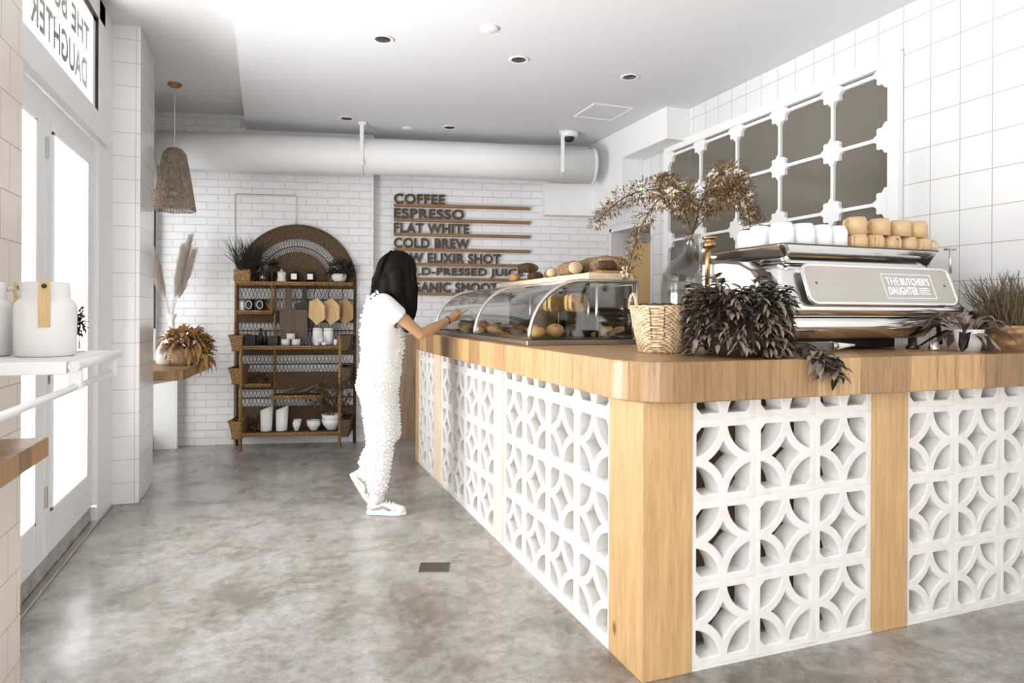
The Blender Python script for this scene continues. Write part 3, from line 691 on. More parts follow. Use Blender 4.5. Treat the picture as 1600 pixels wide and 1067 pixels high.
# big shelf
def simple(name, label, cat, bm, m, u, d, z, group=None):
    o = obj(name, bm, m); o.location = W(u, d, z); o.rotation_euler = (0, 0, WA); return tag(o, label, cat, group)
zb = .967
for u, w_, h_, l in ((-.40, .05, .10, 'short dark box beside the left front post on the rack middle shelf'), (-.345, .055, .095, 'dark box second from the left post on the rack middle shelf')):
    bm = BM(); box(bm, -w_/2, w_/2, -.05, .05, 0, h_); simple('storage_box', l, 'box', bm, 'black', u, -.2, zb)
for u, h_, l in ((-.28, .15, 'tall dark bottle among the dark jars on the rack middle shelf'), (-.235, .12, 'shorter dark bottle right of the tall one on the rack middle shelf')):
    t = rthing('bottle', l, 'bottle', u, -.2, zb); bm = BM(); lathe(bm, [(0, 0), (.022, 0), (.022, h_*.6), (.01, h_*.75), (.01, h_*.95), (0, h_*.95)], 16); obj('body', bm, 'black', t)
    bm = BM(); lathe(bm, [(.0125, h_*.952), (.0125, h_*1.05), (0, h_*1.05)], 12); obj('stopper', bm, 'darkbrown', t)
bm = BM(); box(bm, -.045, .045, -.06, .06, 0, .085); simple('storage_box', 'wider dark box beside the white tins on the rack middle shelf', 'box', bm, 'black', -.16, -.2, zb)
def tin(u, d, z, r, h, l, grp):
    t = rthing('candle_tin', l, 'candle tin', u, d, z, grp); bm = BM(); lathe(bm, [(0, 0), (r, 0), (r, h*.8), (0, h*.8)], 20); obj('body', bm, 'ceramic_b', t)
    bm = BM(); lathe(bm, [(r*1.04, h*.8), (r*1.04, h), (r*.95, h*1.02), (0, h*1.02)], 20); obj('lid', bm, 'ceramic', t)
G = 'white candle tins stacked on the rack'
tin(-.045, -.24, zb, .038, .056, 'white candle tin at bottom left of the stack of three', G); tin(.05, -.24, zb, .038, .056, 'white candle tin at bottom right of the stack of three', G); tin(.002, -.24, zb+.058, .038, .052, 'white candle tin on top of the stack of three', G)
for u, l in ((.235, 'tall white storage jar behind the tiny white pots, nearer the candle tins'), (.335, 'tall white storage jar behind the tiny white pots, nearer the right post')):
    t = rthing('storage_jar', l, 'jar', u, -.15, zb, 'tall white jars on the rack'); bm = BM(); lathe(bm, [(0, 0), (.044, 0), (.048, .01), (.048, .13), (.042, .14), (0, .14)], 22); obj('body', bm, 'ceramic', t)
    bm = BM(); lathe(bm, [(.046, .141), (.046, .158), (.04, .162), (0, .162)], 22); obj('lid', bm, 'ceramic_b', t)
G = 'tiny white pots on the rack'
tin(.245, -.265, zb, .024, .03, 'tiny white pot at bottom left in front of the tall white jars', G); tin(.312, -.265, zb, .024, .03, 'tiny white pot at bottom right in front of the tall white jars', G); tin(.28, -.265, zb+.031, .024, .038, 'tiny white pot on top of two others in front of the tall jars', G)
bm = BM(); mug(bm, .02, .055, 16); simple('votive_glass', 'narrow white votive cup beside the right front post of the rack', 'candle holder', bm, 'ceramic', .415, -.25, zb)
# tray shelf
t = rthing('driftwood', 'curved brown driftwood piece lying on the cane tray shelf', 'driftwood', .08, -.18, .50)
bm = BM(); tube(bm, [(-.15, 0, .02), (-.05, 0, .018), (.05, 0, .03), (.15, .02, .08), (.2, .03, .12)], [.004, .02, .024, .014, .003], 8); tube(bm, [(-.13, -.05, .05), (-.05, -.03, .055), (.02, -.01, .05)], [.003, .013, .004], 8); obj('body', bm, 'leafm', t)
t = rthing('dried_bunch', 'bunch of dried brown flowers on the small left rack shelf', 'dried flowers', -.31, -.1, .602)
bm = BM(); leafball(bm, (0, 0, .045), .06, 60, .05, .015, .5, (1.5, .6, .6)); obj('foliage', bm, 'leafm', t)
t = rthing('dried_bunch', 'bunch of dried flowers beside the white pitchers on the bottom rack shelf', 'dried flowers', -.33, -.15, .16)
bm = BM(); leafball(bm, (0, 0, .07), .07, 60, .05, .018, .5, (.9, .6, .9)); grass(bm, (0, 0, 0), 16, .16, .08); obj('foliage', bm, 'leafm', t)
# bottom shelf
for u, l in ((-.225, 'tall white pitcher on the bottom rack shelf beside the dried flowers'), (-.085, 'tall white pitcher on the bottom rack shelf beside the stacked cups')):
    t = rthing('pitcher', l, 'pitcher', u, -.2, .16, 'white pitchers on the rack')
    bm = BM(); n = 28
    rings = []
    for r_, z_ in ((0, 0), (.05, 0), (.052, .01), (.053, .20), (.048, .20), (.046, .02), (0, .02)):
        rings.append([bm.verts.new((r_*math.cos(2*PI*k/n)+(.010*max(0, math.cos(2*PI*k/n)) if z_ > .1 else 0), r_*math.sin(2*PI*k/n), z_+(.022*math.cos(2*PI*k/n)+.012 if z_ > .1 else 0))) for k in range(n)] if r_ else [bm.verts.new((0, 0, z_))])
    for a, b in zip(rings, rings[1:]):
        for k in range(n):
            q = (k+1) % n
            f = bm.faces.new((a[0], b[q], b[k]) if len(a) == 1 else (a[k], a[q], b[0]) if len(b) == 1 else (a[k], a[q], b[q], b[k])); f.smooth = True
    obj('body', bm, 'ceramic', t)
def bowl(name, l, cat, u, d, z, r, h, g=None, m='ceramic'):
    bm = BM(); lathe(bm, [(0, 0), (r*.45, 0), (r*.5, h*.08), (r*.85, h*.5), (r, h), (r*.95, h), (r*.8, h*.55), (r*.4, h*.14), (0, h*.12)], 28); return simple(name, l, cat, bm, m, u, d, z, g)
bowl('cup', 'small white cup at the bottom of a leaning pair on the bottom rack shelf', 'cup', .055, -.22, .16, .038, .08, 'stacked white cups on the rack'); o = bowl('cup', 'small white cup tilted in the leaning pair on the bottom rack shelf', 'cup', .062, -.215, .185, .038, .08, 'stacked white cups on the rack'); 
bowl('bowl', 'small white bowl under another between the cups and the bowl stack', 'bowl', .21, -.2, .16, .066, .075, 'small white bowls on the rack'); bowl('bowl', 'small white bowl nested on top between the cups and the bowl stack', 'bowl', .205, -.2, .182, .064, .07, 'small white bowls on the rack')
bowl('bowl', 'large white bowl at the bottom of the stack by the right front post', 'bowl', .375, -.19, .16, .098, .10, 'large white bowls on the rack'); bowl('bowl', 'large white bowl on top of the stack by the right front post', 'bowl', .375, -.19, .207, .098, .10, 'large white bowls on the rack')
t = rthing('branch_arrangement', 'leafy brown branches growing up from the large white bowls on the rack', 'branches', .375, -.19, .235)
bm = BM(); lb = BM()
for a, h_ in ((-1.1, .45), (-.75, .38), (-.3, .42), (.25, .40), (.7, .35), (-.55, .30), (.45, .46)):
    p = Vector((0, 0, 0)); d = Vector((a*.25, -.38, 1)); pts = [p]
    for k in range(8):
        d = (d+Vector((a*.13, .03, -.01))+rv(.15)).normalized(); p = p+d*h_/8; pts.append(p)
        if k > 2:
            for _ in range(11): leaf(lb, p+rv(.035), rv(), .04, .026, droop=.3)
    tube(bm, pts, [.0035]*9, 5)
obj('branches', bm, 'stem', t); obj('leaves', lb, 'leafm', t)

# ------------------------------------------------------------------ rear left ledge and what stands on it
t = thing('corner_ledge', 'wooden corner ledge with a white support fixed behind the far pier', 'ledge', (-.97, 6.3, 0))
bm = BM(); prism(bm, [(0.004, -.66), (.38, -.66), (.50, .58), (.004, .70)], .755, .83); obj('top', bm, 'ledge', t, .004)
bm = BM(); box(bm, .004, .20, .60, .66, 0, .755); obj('leg', bm, 'white', t, .003)  # white panel standing for the bright daylit patch below the ledge
bm = BM(); prism(bm, [(.02, .70), (.02, .752), (.34, .752)], -.62, -.58, axis='y'); obj('bracket', bm, 'white', t)
LZ = .83
t = thing('vase', 'white glass vase of pampas grass standing at the back of the corner ledge', 'vase', (-.79, 6.62, LZ))
bm = BM(); lathe(bm, [(0, 0), (.07, 0), (.085, .02), (.09, .12), (.07, .19), (.03, .25), (.025, .30), (.045, .35), (.04, .35), (.02, .30), (.025, .25), (.065, .18), (.08, .1), (.06, .02), (0, .015)], 28)
for v in bm.verts: v.co.z *= 1.22
obj('body', bm, 'ceramic', t)
t2 = thing('pampas_grass', 'pale dried pampas plumes standing in the white vase', 'dried flowers', (-.79, 6.62, LZ+.34))
for dx, dy, hh, nm in ((-.15, -.20, .66, 1), (-.12, -.02, .62, 1), (.12, .08, .76, 1), (.08, -.05, .66, 1), (.15, -.02, .62, 1)):
    bm = BM(); base = Vector((0, 0, 0)); tip = Vector((dx*1.15, dy, hh)); st = [base.lerp(tip, k/6)+Vector((-dx*.15*math.sin(PI*k/6), 0, 0)) for k in range(7)]
    tube(bm, st, .0028, 5)
    for k in range(900):
        f = random.random()**.8; q = base.lerp(tip, .36+.64*f); wd = .066*math.sin(PI*min(1, f*.92+.06))**.8+.004
        d = (tip-base).normalized()+Vector((random.uniform(-1, 1), random.uniform(-1, 1), .4))*.33
        p1 = q+Vector((random.uniform(-1, 1), random.uniform(-1, 1), 0))*wd*.35; tube(bm, [p1, p1+d*.045, p1+d*.075+Vector((dx*.05, 0, -.012))], [.0014, .001, .0004], 3, cap=False)
    clampv(bm, 0, lo=-.172); obj('plume', bm, 'pampas', t2)
t = thing('potted_plant', 'golden dried leaf bunch in a pale woven pot on the corner ledge', 'potted plant', (-.66, 6.22, LZ))
bm = BM(); lathe(bm, [(0, 0), (.075, 0), (.10, .02), (.12, .09), (.115, .14), (.105, .14), (.11, .09), (0, .08)], 26); obj('pot', bm, 'basket', t)
bm = BM(); leafball(bm, (.03, 0, .20), .15, 300, .11, .045, .7, (1.1, .9, .6)); leafball(bm, (.16, -.02, .10), .08, 70, .09, .04, .9, (1, .8, 1.2)); obj('foliage', bm, 'golden', t)
bm = BM(); leafball(bm, (.10, .0, .17), .11, 60, .09, .035, .7, (1.2, .8, .7)); obj('dark_leaves', bm, 'leafm', t)
t = thing('storage_jar', 'round white ceramic jar standing between the ledge edge and the pampas vase', 'jar', (-.80, 6.28, LZ))
bm = BM(); lathe(bm, [(0, 0), (.05, 0), (.065, .02), (.068, .1), (.05, .15), (.03, .17), (0, .17)], 22); obj('body', bm, 'ceramic', t)

# ------------------------------------------------------------------ near left: ledge, shelf with rail, jugs
bm = BM(); box(bm, -.768, -.57, .95, 2.205, .872, .927); o = obj('drink_ledge', bm, 'ledge', None, .003); tag(o, 'thick block wood ledge fixed along the cream tiled near pier', 'ledge')
t = thing('serving_shelf', 'white metal shelf with hanging rail fixed to the near pier above the wooden ledge', 'shelf', (-.59, 2.0, 1.15))
bm = BM(); box(bm, -.178, .165, -.23, .25, -.015, .015); obj('shelf_board', bm, 'white', t, .003)
bm = BM(); tube(bm, [(.18, -.23, .004), (.18, .27, .004)], .0125, 12); obj('edge_dowel', bm, 'ceramic_b', t)
bm = BM(); tube(bm, [(.18, -1.0, -.045), (.18, .185, -.045)], .0085, 4); obj('rail', bm, 'white', t)
for y in (-.205, .17):
    bm = BM(); box(bm, .165, .192, y-.012, y+.012, -.052, -.006); obj('bracket', bm, 'white', t, .002)
def jug(x, y, l, strap_a, spout=True):
    t = thing('jug', l, 'jug', (x, y, 1.165), 0, 'white jugs on the white shelf')
    bm = BM(); lathe(bm, [(0, 0), (.060, 0), (.067, .006), (.068, .125), (.064, .137), (.053, .148), (.052, .185), (.047, .188), (.046, .15), (.058, .13), (.058, .01), (0, .008)], 40); obj('body', bm, 'ceramic', t)
    bm = BM(); a = strap_a; dx, dy = math.cos(a), math.sin(a); m = Matrix.Rotation(a+PI/2, 3, 'Z')
    q = .0715
    vs = box(bm, -.012, .012, -q-.002, -q+.003, .075, .188); bmesh.ops.transform(bm, matrix=m.to_4x4(), verts=bm.verts); obj('wooden_tag', bm, 'hexa', t, .001)
    bm = BM(); ball(bm, (0, 0, 0), .006, 2, (1, .4, 1)); bmesh.ops.transform(bm, matrix=m.to_4x4() @ Matrix.Translation((0, -q-.003, .176)), verts=bm.verts); obj('rivet', bm, 'black', t)
    if not spout: return t
    bm = BM()
    tube(bm, [(.047, .02, .17), (.062, .03, .172), (.068, .032, .15), (.066, .03, .138)], .006, 8); obj('spout', bm, 'ceramic_b', t)
    return t
jug(-.525, 2.0, 'white enamel jug with wooden tag standing at the open end of the white shelf', R(-78), False); jug(-.672, 2.03, 'white enamel jug cut by the left edge of the photo', R(20))
t = thing('leaf_sprig', 'small dark trailing sprig hanging beside the white jug on the white shelf', 'plant', (-.490, 2.17, 1.165))
bm = BM(); lathe(bm, [(0, 0), (.014, 0), (.014, .03), (.01, .03), (0, .006)], 12); obj('pot', bm, 'jugglass', t)
bm = BM(); tube(bm, [(0, 0, .01), (0, 0, .06), (.003, 0, .12)], .0015, 5); leafball(bm, (.0, 0, .085), .03, 140, .014, .010, .5, (.55, .55, 1.35), inner=0); obj('foliage', bm, 'leafg', t)
# ------------------------------------------------------------------ display case
dc = thing('display_case', 'curved glass pastry display case with steel hoops on the oak worktop', 'display case', (1.235, 3.12, CT))
Lc, Wc, Hc = 2.0, .66, .345
prof = []                                       # curved front: x from the edge, z up
for k in range(15):
    a = PI/2*k/14; prof.append((.018+.30*(1-math.cos(a)), .03+.305*math.sin(a)))
prof.append((Wc-.02, .335))
def hoop(y, bar=True):
    bm = BM(); tube(bm, [(x, y, z) for x, z in prof], .0105, 8); tube(bm, [(Wc-.02, y, .03), (Wc-.02, y, .335)], .0105, 8); obj('hoop', bm, 'steel', dc)
for y in (.012, .95, Lc-.012): hoop(y)
bm = BM(); box(bm, 0, Wc, 0, Lc, 0, .026); obj('base', bm, 'basesteel', dc, .004)
bm = BM(); box(bm, Wc-.034, Wc-.030, .03, Lc-.03, .04, .325); obj('sliding_door', bm, 'darkglass', dc)  # tinted sheet added to darken the case interior
bm = BM(); tube(bm, [(Wc-.032, y, z) for y, z in ((.03, .045), (.03, .32), (Lc*.5, .32), (Lc*.5, .045))], .006, 6, closed=True); obj('door_frame', bm, 'steel', dc)  # rim of the added dark sheet
bm = BM(); box(bm, .04, Wc-.03, .03, Lc-.03, .027, .038); obj('shelf_tray', bm, 'darkbrown', dc, .002)
bm = BM()
cv = prof; A = [bm.verts.new((x, .012, z)) for x, z in cv]; B = [bm.verts.new((x, Lc-.012, z)) for x, z in cv]; A2 = [bm.verts.new((x+.005, .012, z-.004)) for x, z in cv]; B2 = [bm.verts.new((x+.005, Lc-.012, z-.004)) for x, z in cv]
for k in range(len(cv)-1):
    for a, b in ((A, B), (A2, B2)): f = bm.faces.new((a[k], a[k+1], b[k+1], b[k])); f.smooth = True
obj('curved_glass', bm, 'caseglass', dc)
for y in (.006, Lc-.01):
    bm = BM(); prism(bm, [(Wc-.022, .03)]+[(x, z) for x, z in prof[::-1]], y, y+.005, axis='y'); obj('end_glass', bm, 'caseglass', dc)
bm = BM(); tube(bm, [(Wc-.02, .01, .335), (Wc-.02, Lc-.01, .335)], .0105, 8); tube(bm, [(.318, .01, .338), (.318, Lc-.01, .338)], .006, 8); obj('top_rail', bm, 'steel', dc)
for x, y in ((.42, .05), (.42, 1.0), (.60, .5)):
    bm = BM(); tube(bm, [(x, y, .038), (x, y, .33)], .009, 10); obj('inner_post', bm, 'chrome', dc)
bm = BM(); box(bm, .30, Wc-.05, .10, Lc-.1, .165, .172); obj('glass_shelf', bm, 'caseglass', dc)
# food in the case
def food(name, l, cat, x, y, z, parts, rz=0, g=None):
    t = thing(name, l, cat, (1.235+x, 3.12+y, CT+z), rz, g)
    for n_, bm, m in parts: obj(n_, bm, m, t)
    return t
def roll(r, sx=1, sy=1, sz=.75, m='bun', n='body'):
    bm = BM(); ball(bm, (0, 0, r*sz*.92), r, 3, (sx, sy, sz))
    for v in bm.verts: v.co += Vector((random.uniform(-1, 1), random.uniform(-1, 1), random.uniform(-1, 1)))*r*.025
    return (n, bm, m)
def raisins(r, n=7, top=1.35):
    bm = BM()
    for _ in range(n):
        a = random.uniform(0, 2*PI); q = r*random.uniform(.1, .75); ball(bm, (q*math.cos(a), q*math.sin(a), .69*r+.72*r*math.sqrt(max(0, 1-(q/r)**2))), r*.09, 1)
    return ('raisins', bm, 'choc')
food('scone', 'round golden raisin scone nearest the front corner of the display case', 'scone', .10, .10, .038, [roll(.042), raisins(.042)], 0, 'scones in the display case')
food('scone', 'golden raisin scone right of the front hoop base in the display case', 'scone', .20, .10, .038, [roll(.050), raisins(.05)], 1, 'scones in the display case')
food('scone', 'golden raisin scone behind two others in the display case', 'scone', .15, .26, .038, [roll(.045), raisins(.045)], 2, 'scones in the display case')
def slab(w_, d_, h_, m='bun'): bm = BM(); box(bm, -w_/2, w_/2, -d_/2, d_/2, 0, h_); return ('body', bm, m)
for x, y, z, tilt, l in ((.475, .09, .044, -22, 'golden shortbread slice leaning leftmost of the pair in the case'), (.56, .11, .044, -18, 'golden shortbread slice leaning rightmost of the pair in the case')):
    t = food('shortbread', l, 'shortbread', x, y, z, [], .2, 'shortbread slices in the case'); bm = BM(); box(bm, -.055, .055, -.03, .03, 0, .022); o = obj('body', bm, 'bun', t, .004); o.rotation_euler = (0, R(tilt), 0); o.location = (0, 0, .012)
for x, y, l in ((.36, .16, 'dark round cake behind the scones nearest the case front'), (.47, .26, 'dark round cake behind the shortbread in the case'), (.59, .30, 'dark round cake beside the rear post of the case')):
    bm = BM(); lathe(bm, [(0, 0), (.06, 0), (.066, .04), (.055, .065), (0, .072)], 22); food('cake', l, 'cake', x, y, .038, [('body', bm, 'choc')], 0, 'dark cakes in the case')
def croissant(l, x, y, rz, s=1):
    bm = BM(); pts = []; rs = []
    for k in range(13):
        a = PI*(k/12); pts.append((.07*s*math.cos(a), .035*s*math.sin(a), .024*s)); rs.append(max(.003, s*(.027*math.sin(a)**.7+(.003 if k % 2 else -.001))))
    tube(bm, pts, rs, 12); return food('croissant', l, 'croissant', x, y, .040, [('body', bm, 'bread')], rz, 'croissants in the case')
for i, (x, y, l) in enumerate(((.12, .50, 'croissant just behind the scones in the display case'), (.22, .62, 'croissant second from the scones in the display case'), (.12, .76, 'croissant third from the scones in the display case'), (.25, .86, 'croissant just in front of the middle hoop of the case'), (.13, 1.12, 'croissant just beyond the middle hoop of the case'), (.24, 1.25, 'croissant second beyond the middle hoop of the case'))): croissant(l, x, y, i*.9, 1.15)
for i, (x, y, l) in enumerate(((.12, 1.42, 'dark muffin below the pointing hand in the case'), (.24, 1.50, 'dark muffin behind the one below the pointing hand'), (.14, 1.62, 'dark muffin near the far hoop, glass side'), (.26, 1.74, 'dark muffin near the far hoop, server side'))):
    bm = BM(); lathe(bm, [(0, 0), (.028, 0), (.038, .035), (.045, .04), (.04, .06), (.02, .072), (0, .074)], 18); food('muffin', l, 'muffin', x, y, .038, [('body', bm, 'choc')], 0, 'dark muffins in the case')
for i, (y, l) in enumerate(((.16, 'upright bread slice nearest the front glass on the case shelf'), (.30, 'upright bread slice second from the front glass on the case shelf'), (.44, 'upright bread slice third from the front glass on the case shelf'), (.60, 'upright bread slice furthest from the front glass on the case shelf'))):
    bm = BM(); pts = rrect(-.06, .06, 0, .10, .03); prism(bm, pts, -.012, .012, axis='y'); t = food('bread_slice', l, 'bread slice', .36+.04*(i % 2), y, .174, [('body', bm, 'bun')], .35, 'upright bread slices in the case')
for x, y, l in ((.42, .75, 'dark loaf lying on the case glass shelf before the middle hoop'), (.42, 1.2, 'dark loaf lying on the case glass shelf beyond the middle hoop')):
    bm = BM(); ball(bm, (0, 0, .042), .05, 3, (1, 1.9, .85)); food('loaf', l, 'loaf', x, y, .172, [('body', bm, 'seed')], 0, 'loaves inside the case')
# board and breads on top of the case
TZ = CT+.346
t = thing('bread_board', 'long pale wooden board lying on top of the display case', 'bread board', (1.70, 3.78, TZ))
bm = BM(); box(bm, -.10, .17, -.62, .88, .0, .035); obj('board', bm, 'boardpale', t, .003)
def loaf(l, p, L, r, rz, m='seed', ends=False, cuts=0, sz=.8, name='loaf', tilt=0):
    t = thing(name, l, 'bread', p, rz)
    bm = BM(); n = 16; pts = []; rs = []
    for k in range(n+1):
        f = k/n; pts.append((-L/2+L*f, 0, r*sz)); s_ = math.sin(PI*(f*.9+.05))**.42; rs.append(r*s_*random.uniform(.96, 1.04))
    if ends: rs[-1] = r*.86; rs[-2] = r*.97; rs[0] = r*.35
    tube(bm, pts, rs, 18)
    for v in bm.verts: v.co.z = r*sz+(v.co.z-r*sz)*sz; v.co += rv(.0012)
    o = obj('crust', bm, m, t); o.rotation_euler = (0, R(tilt), 0)
    if ends:
        bm = BM(); lathe(bm, [(0, 0), (r*.82, 0), (r*.82, .003), (0, .004)], 22, sy=sz); bmesh.ops.transform(bm, matrix=Matrix.Translation((L/2+.0005, 0, r*sz)) @ Matrix.Rotation(R(90), 4, 'Y') @ Matrix.Diagonal((sz, 1/sz, 1, 1)), verts=bm.verts); obj('cut_face', bm, 'crumb', t)
    if cuts:
        bm = BM()
        for k in range(cuts):
            x = -L*.3+L*.6*k/max(1, cuts-1); tube(bm, [(x-.03, -r*.35, r*sz*1.92), (x, 0, r*sz*2.02), (x+.03, r*.35, r*sz*1.92)], [.002, .006, .002], 6)
        obj('score_mark', bm, 'crumb', t)
    return t
BZ = TZ+.035
loaf('big seeded loaf lying across the bread board on the case', (1.795, 3.42, BZ), .48, .066, R(97), 'seed', False, 0, .85)
loaf('seeded loaf with a pale cut end leaning beside the big seeded loaf', (1.665, 3.56, BZ), .30, .050, R(262), 'seed', True, 0, .85)
loaf('dark baguette with a pale cut end in the middle of the bread board', (1.70, 3.90, BZ), .30, .038, R(250), 'bread', True, 0, .9)
loaf('golden small roll at the far end of the bread board', (1.66, 4.44, BZ), .13, .042, R(60), 'bun')
loaf('dark crusty roll near the far end of the bread board', (1.79, 4.36, BZ), .15, .05, R(40), 'bread')
loaf('round crusty roll stacked up at the far end of the bread board', (1.74, 4.38, BZ+.068), .15, .045, R(10), 'bread')
t = thing('bread_board', 'small dark wooden board on the near corner of the display case top', 'bread board', (1.80, 3.16, TZ+.0352))
bm = BM(); box(bm, -.125, .075, .0, .16, 0, .014); obj('board', bm, 'hexb', t, .003)
loaf('dark loaf with a pale scored top at the near end of the display case', (1.77, 3.235, TZ+.05), .19, .042, R(8), 'bread', False, 2, .72)

# ------------------------------------------------------------------ palm basket
t = thing('palm_basket', 'woven palm basket with two loop handles standing on the worktop corner', 'basket', (1.575, 2.43, CT))
bm = BM(); pr = []
for k in range(25): f = k/24; pr.append((.092+.042*f**.8+.0018*(k % 2), .2*f))
lathe(bm, [(0, 0)]+pr+[(.128, .2), (.126, .17), (0, .165)], 48); obj('body', bm, 'basket', t)
for s in (-1, 1):
    bm = BM(); tube(bm, [(s*.125, .045*math.cos(PI*j/14), .185+.062*math.sin(PI*j/14)) for j in range(15)], .007, 7)
    bmesh.ops.rotate(bm, verts=bm.verts, cent=(0, 0, 0), matrix=Matrix.Rotation(R(-12), 3, 'Z')); obj('handle', bm, 'basket', t)
bm = BM()
for _ in range(260):
    a = random.uniform(0, 2*PI); q = .125*math.sqrt(random.random()); ball(bm, (q*math.cos(a), q*math.sin(a), .178+random.random()*.026), .008, 1)
obj('coffee_contents', bm, 'choc', t)
bm = BM()
for a0 in (-2.05, -1.35, -2.5):
    for k in range(20): z = .19-.13*k/19*random.uniform(.9, 1); a = a0+random.uniform(-.02, .02); r_ = .095+.041*(z/.2)**.8+.002; ball(bm, (r_*math.cos(a), r_*math.sin(a), z), .0032, 1)
o = obj('dark_stitching', bm, 'choc', t); o['kind'] = 'stuff'

# ------------------------------------------------------------------ demijohn and branches
t = thing('demijohn', 'large clear ribbed glass demijohn standing behind the palm basket', 'demijohn', (2.08, 2.93, CT))
bm = BM(); n = 40; out = [(.0, 0), (.11, 0), (.138, .02), (.143, .06), (.145, .28), (.138, .34), (.11, .385), (.06, .425), (.036, .45), (.032, .505), (.042, .51), (.042, .525), (.034, .525)]
inn = [(.027, .52), (.027, .45), (.054, .418), (.10, .378), (.130, .335), (.138, .28), (.136, .06), (.128, .028), (0, .015)]
lathe(bm, [(a*1.1, b*1.1) for a, b in out+inn], n)
obj('body', bm, 'jugglass', t)
def branch_path(pts, n=22):
    out = []; P = [Vector(p) for p in pts]; P = [P[0]*2-P[1]]+P+[P[-1]*2-P[-2]]
    for i in range(1, len(P)-2):
        for k in range(n//(len(P)-3)):
            s = k/(n//(len(P)-3)); a, b, c, d = P[i-1:i+3]
            out.append(.5*((2*b)+(-a+c)*s+(2*a-5*b+4*c-d)*s*s+(-a+3*b-3*c+d)*s*s*s))
    out.append(P[-2]); return out
br = thing('blossom_branches', 'arching dried blossom branches spreading from the glass demijohn', 'branches', (2.08, 2.93, CT+.04))
off = Vector((2.08, 2.93, CT+.04)); neck = (2.08, 2.93, 1.695)
paths = [[neck, (2.033, 2.972, 1.855), (1.912, 3.028, 1.932), (1.768, 3.094, 1.888), (1.630, 3.138, 1.761)],
         [neck, (2.055, 2.895, 1.855), (1.956, 2.851, 1.904), (1.845, 2.873, 1.855), (1.768, 2.928, 1.700), (1.729, 2.984, 1.490)],
         [neck, (2.155, 2.939, 1.877), (2.232, 2.939, 1.998), (2.321, 2.917, 2.037), (2.387, 2.895, 1.921), (2.420, 2.873, 1.678)],
         [neck, (2.188, 2.984, 1.833), (2.321, 3.028, 1.899), (2.453, 3.006, 1.910), (2.541, 2.961, 1.788)],
         [neck, (2.077, 3.006, 1.855), (2.033, 3.072, 1.965), (2.022, 3.116, 2.004)],
         [neck, (2.177, 2.851, 1.855), (2.243, 2.818, 1.921), (2.287, 2.807, 1.965)]]
for i, pp in enumerate(paths):
    pts = [p-off for p in branch_path(pp)]; low = Vector((random.uniform(-.05, .05), random.uniform(-.05, .05), .02))
    bm = BM(); tube(bm, [low, Vector((0, 0, .3)), pts[0]]+pts[1:], .0035, 5); b = obj('branch', bm, 'stem', br)
    lb = BM(); fb = BM(); n = len(pts)
    for k in range(4, n):
        f = k/n; w_ = .038*math.sin(PI*min(1, f*.85+.05))+.014
        for _ in range(50):
            q = pts[k]+rv(w_); leaf(lb, q, (q-pts[k])+Vector((0, 0, .01))+rv(.012), .022, .009, droop=.2, mi=1 if random.random() < .3 else 0)
        if random.random() < (.45 if i in (2, 3) else .16):
            c0 = pts[k]+rv(w_*.8)
            for _ in range(14): ball(fb, c0+rv(.02), random.uniform(.006, .011), 1)
    obj('leaves', lb, ['leafm', 'golden'], b); obj('blossoms', fb, 'blossom', b) if len(fb.verts) else fb.free()

# ------------------------------------------------------------------ trailing striped plant
t = thing('trailing_plant', 'dense trailing plant with dark striped leaves spilling over the worktop edge', 'potted plant', (1.745, 2.15, CT))
bm = BM(); lathe(bm, [(0, 0), (.09, 0), (.12, .15), (.112, .15), (.10, .12), (0, .12)], 26); obj('pot', bm, 'darkbrown', t)
lb = BM(); sb = BM()
for _ in range(170):
    a = random.uniform(0, 2*PI); el = random.uniform(.0, 1); p = Vector((.03*math.cos(a), .03*math.sin(a), .15)); d = Vector((math.cos(a), math.sin(a), 2.7*el+.35)).normalized(); pts = [p]; ln = random.uniform(.15, .34)
    n = 8
    for k in range(n):
        d = (d+Vector((0, 0, -.27))+rv(.16)).normalized(); p = p+d*ln/n
        if p.z < .008: p.z = .008+random.random()*.01
        rr_ = math.hypot(p.x, p.y)
        if rr_ > .175: p.x *= .175/rr_; p.y *= .175/rr_
        pts.append(p.copy())
        if k > 1:
            for s in (-1, 1):
                ld = d.cross(Vector((0, 0, 1)))*s+d*.5+rv(.5)+Vector((math.cos(a), math.sin(a), 0))*.5; q = p.copy()
                leaf(lb, q, ld, random.uniform(.038, .066), random.uniform(.018, .028), droop=.35*random.random(), fold=.18, mi=1 if random.random() < .25 else 0, mi2=1 if random.random() < .7 else 0)
    tube(sb, pts, .0016, 4, cap=False)
for sx in (.17, .20, .14):                       # stems over the edge
    pts = [Vector((.05, -.05, .1)), Vector((sx, -.13, .05)), Vector((sx+.02, -.20, .025)), Vector((sx+.045, -.235, -.015)), Vector((sx+.06, -.24, -.06))]; tube(sb, pts, .002, 5)
    for p in branch_path(pts, 14)[3:]:
        for s in (-1, 1): leaf(lb, p, Vector((s, random.uniform(-.6, .1), -.35))+rv(.4), .065, .028, droop=.3, fold=.15, mi=random.choice((0, 1)))
for v in lb.verts:
    if v.co.y > -.22 and v.co.z < .003: v.co.z = .003+random.random()*.004
obj('leaves', lb, ['leafd', 'leafs'], t); obj('stems', sb, 'stem', t)

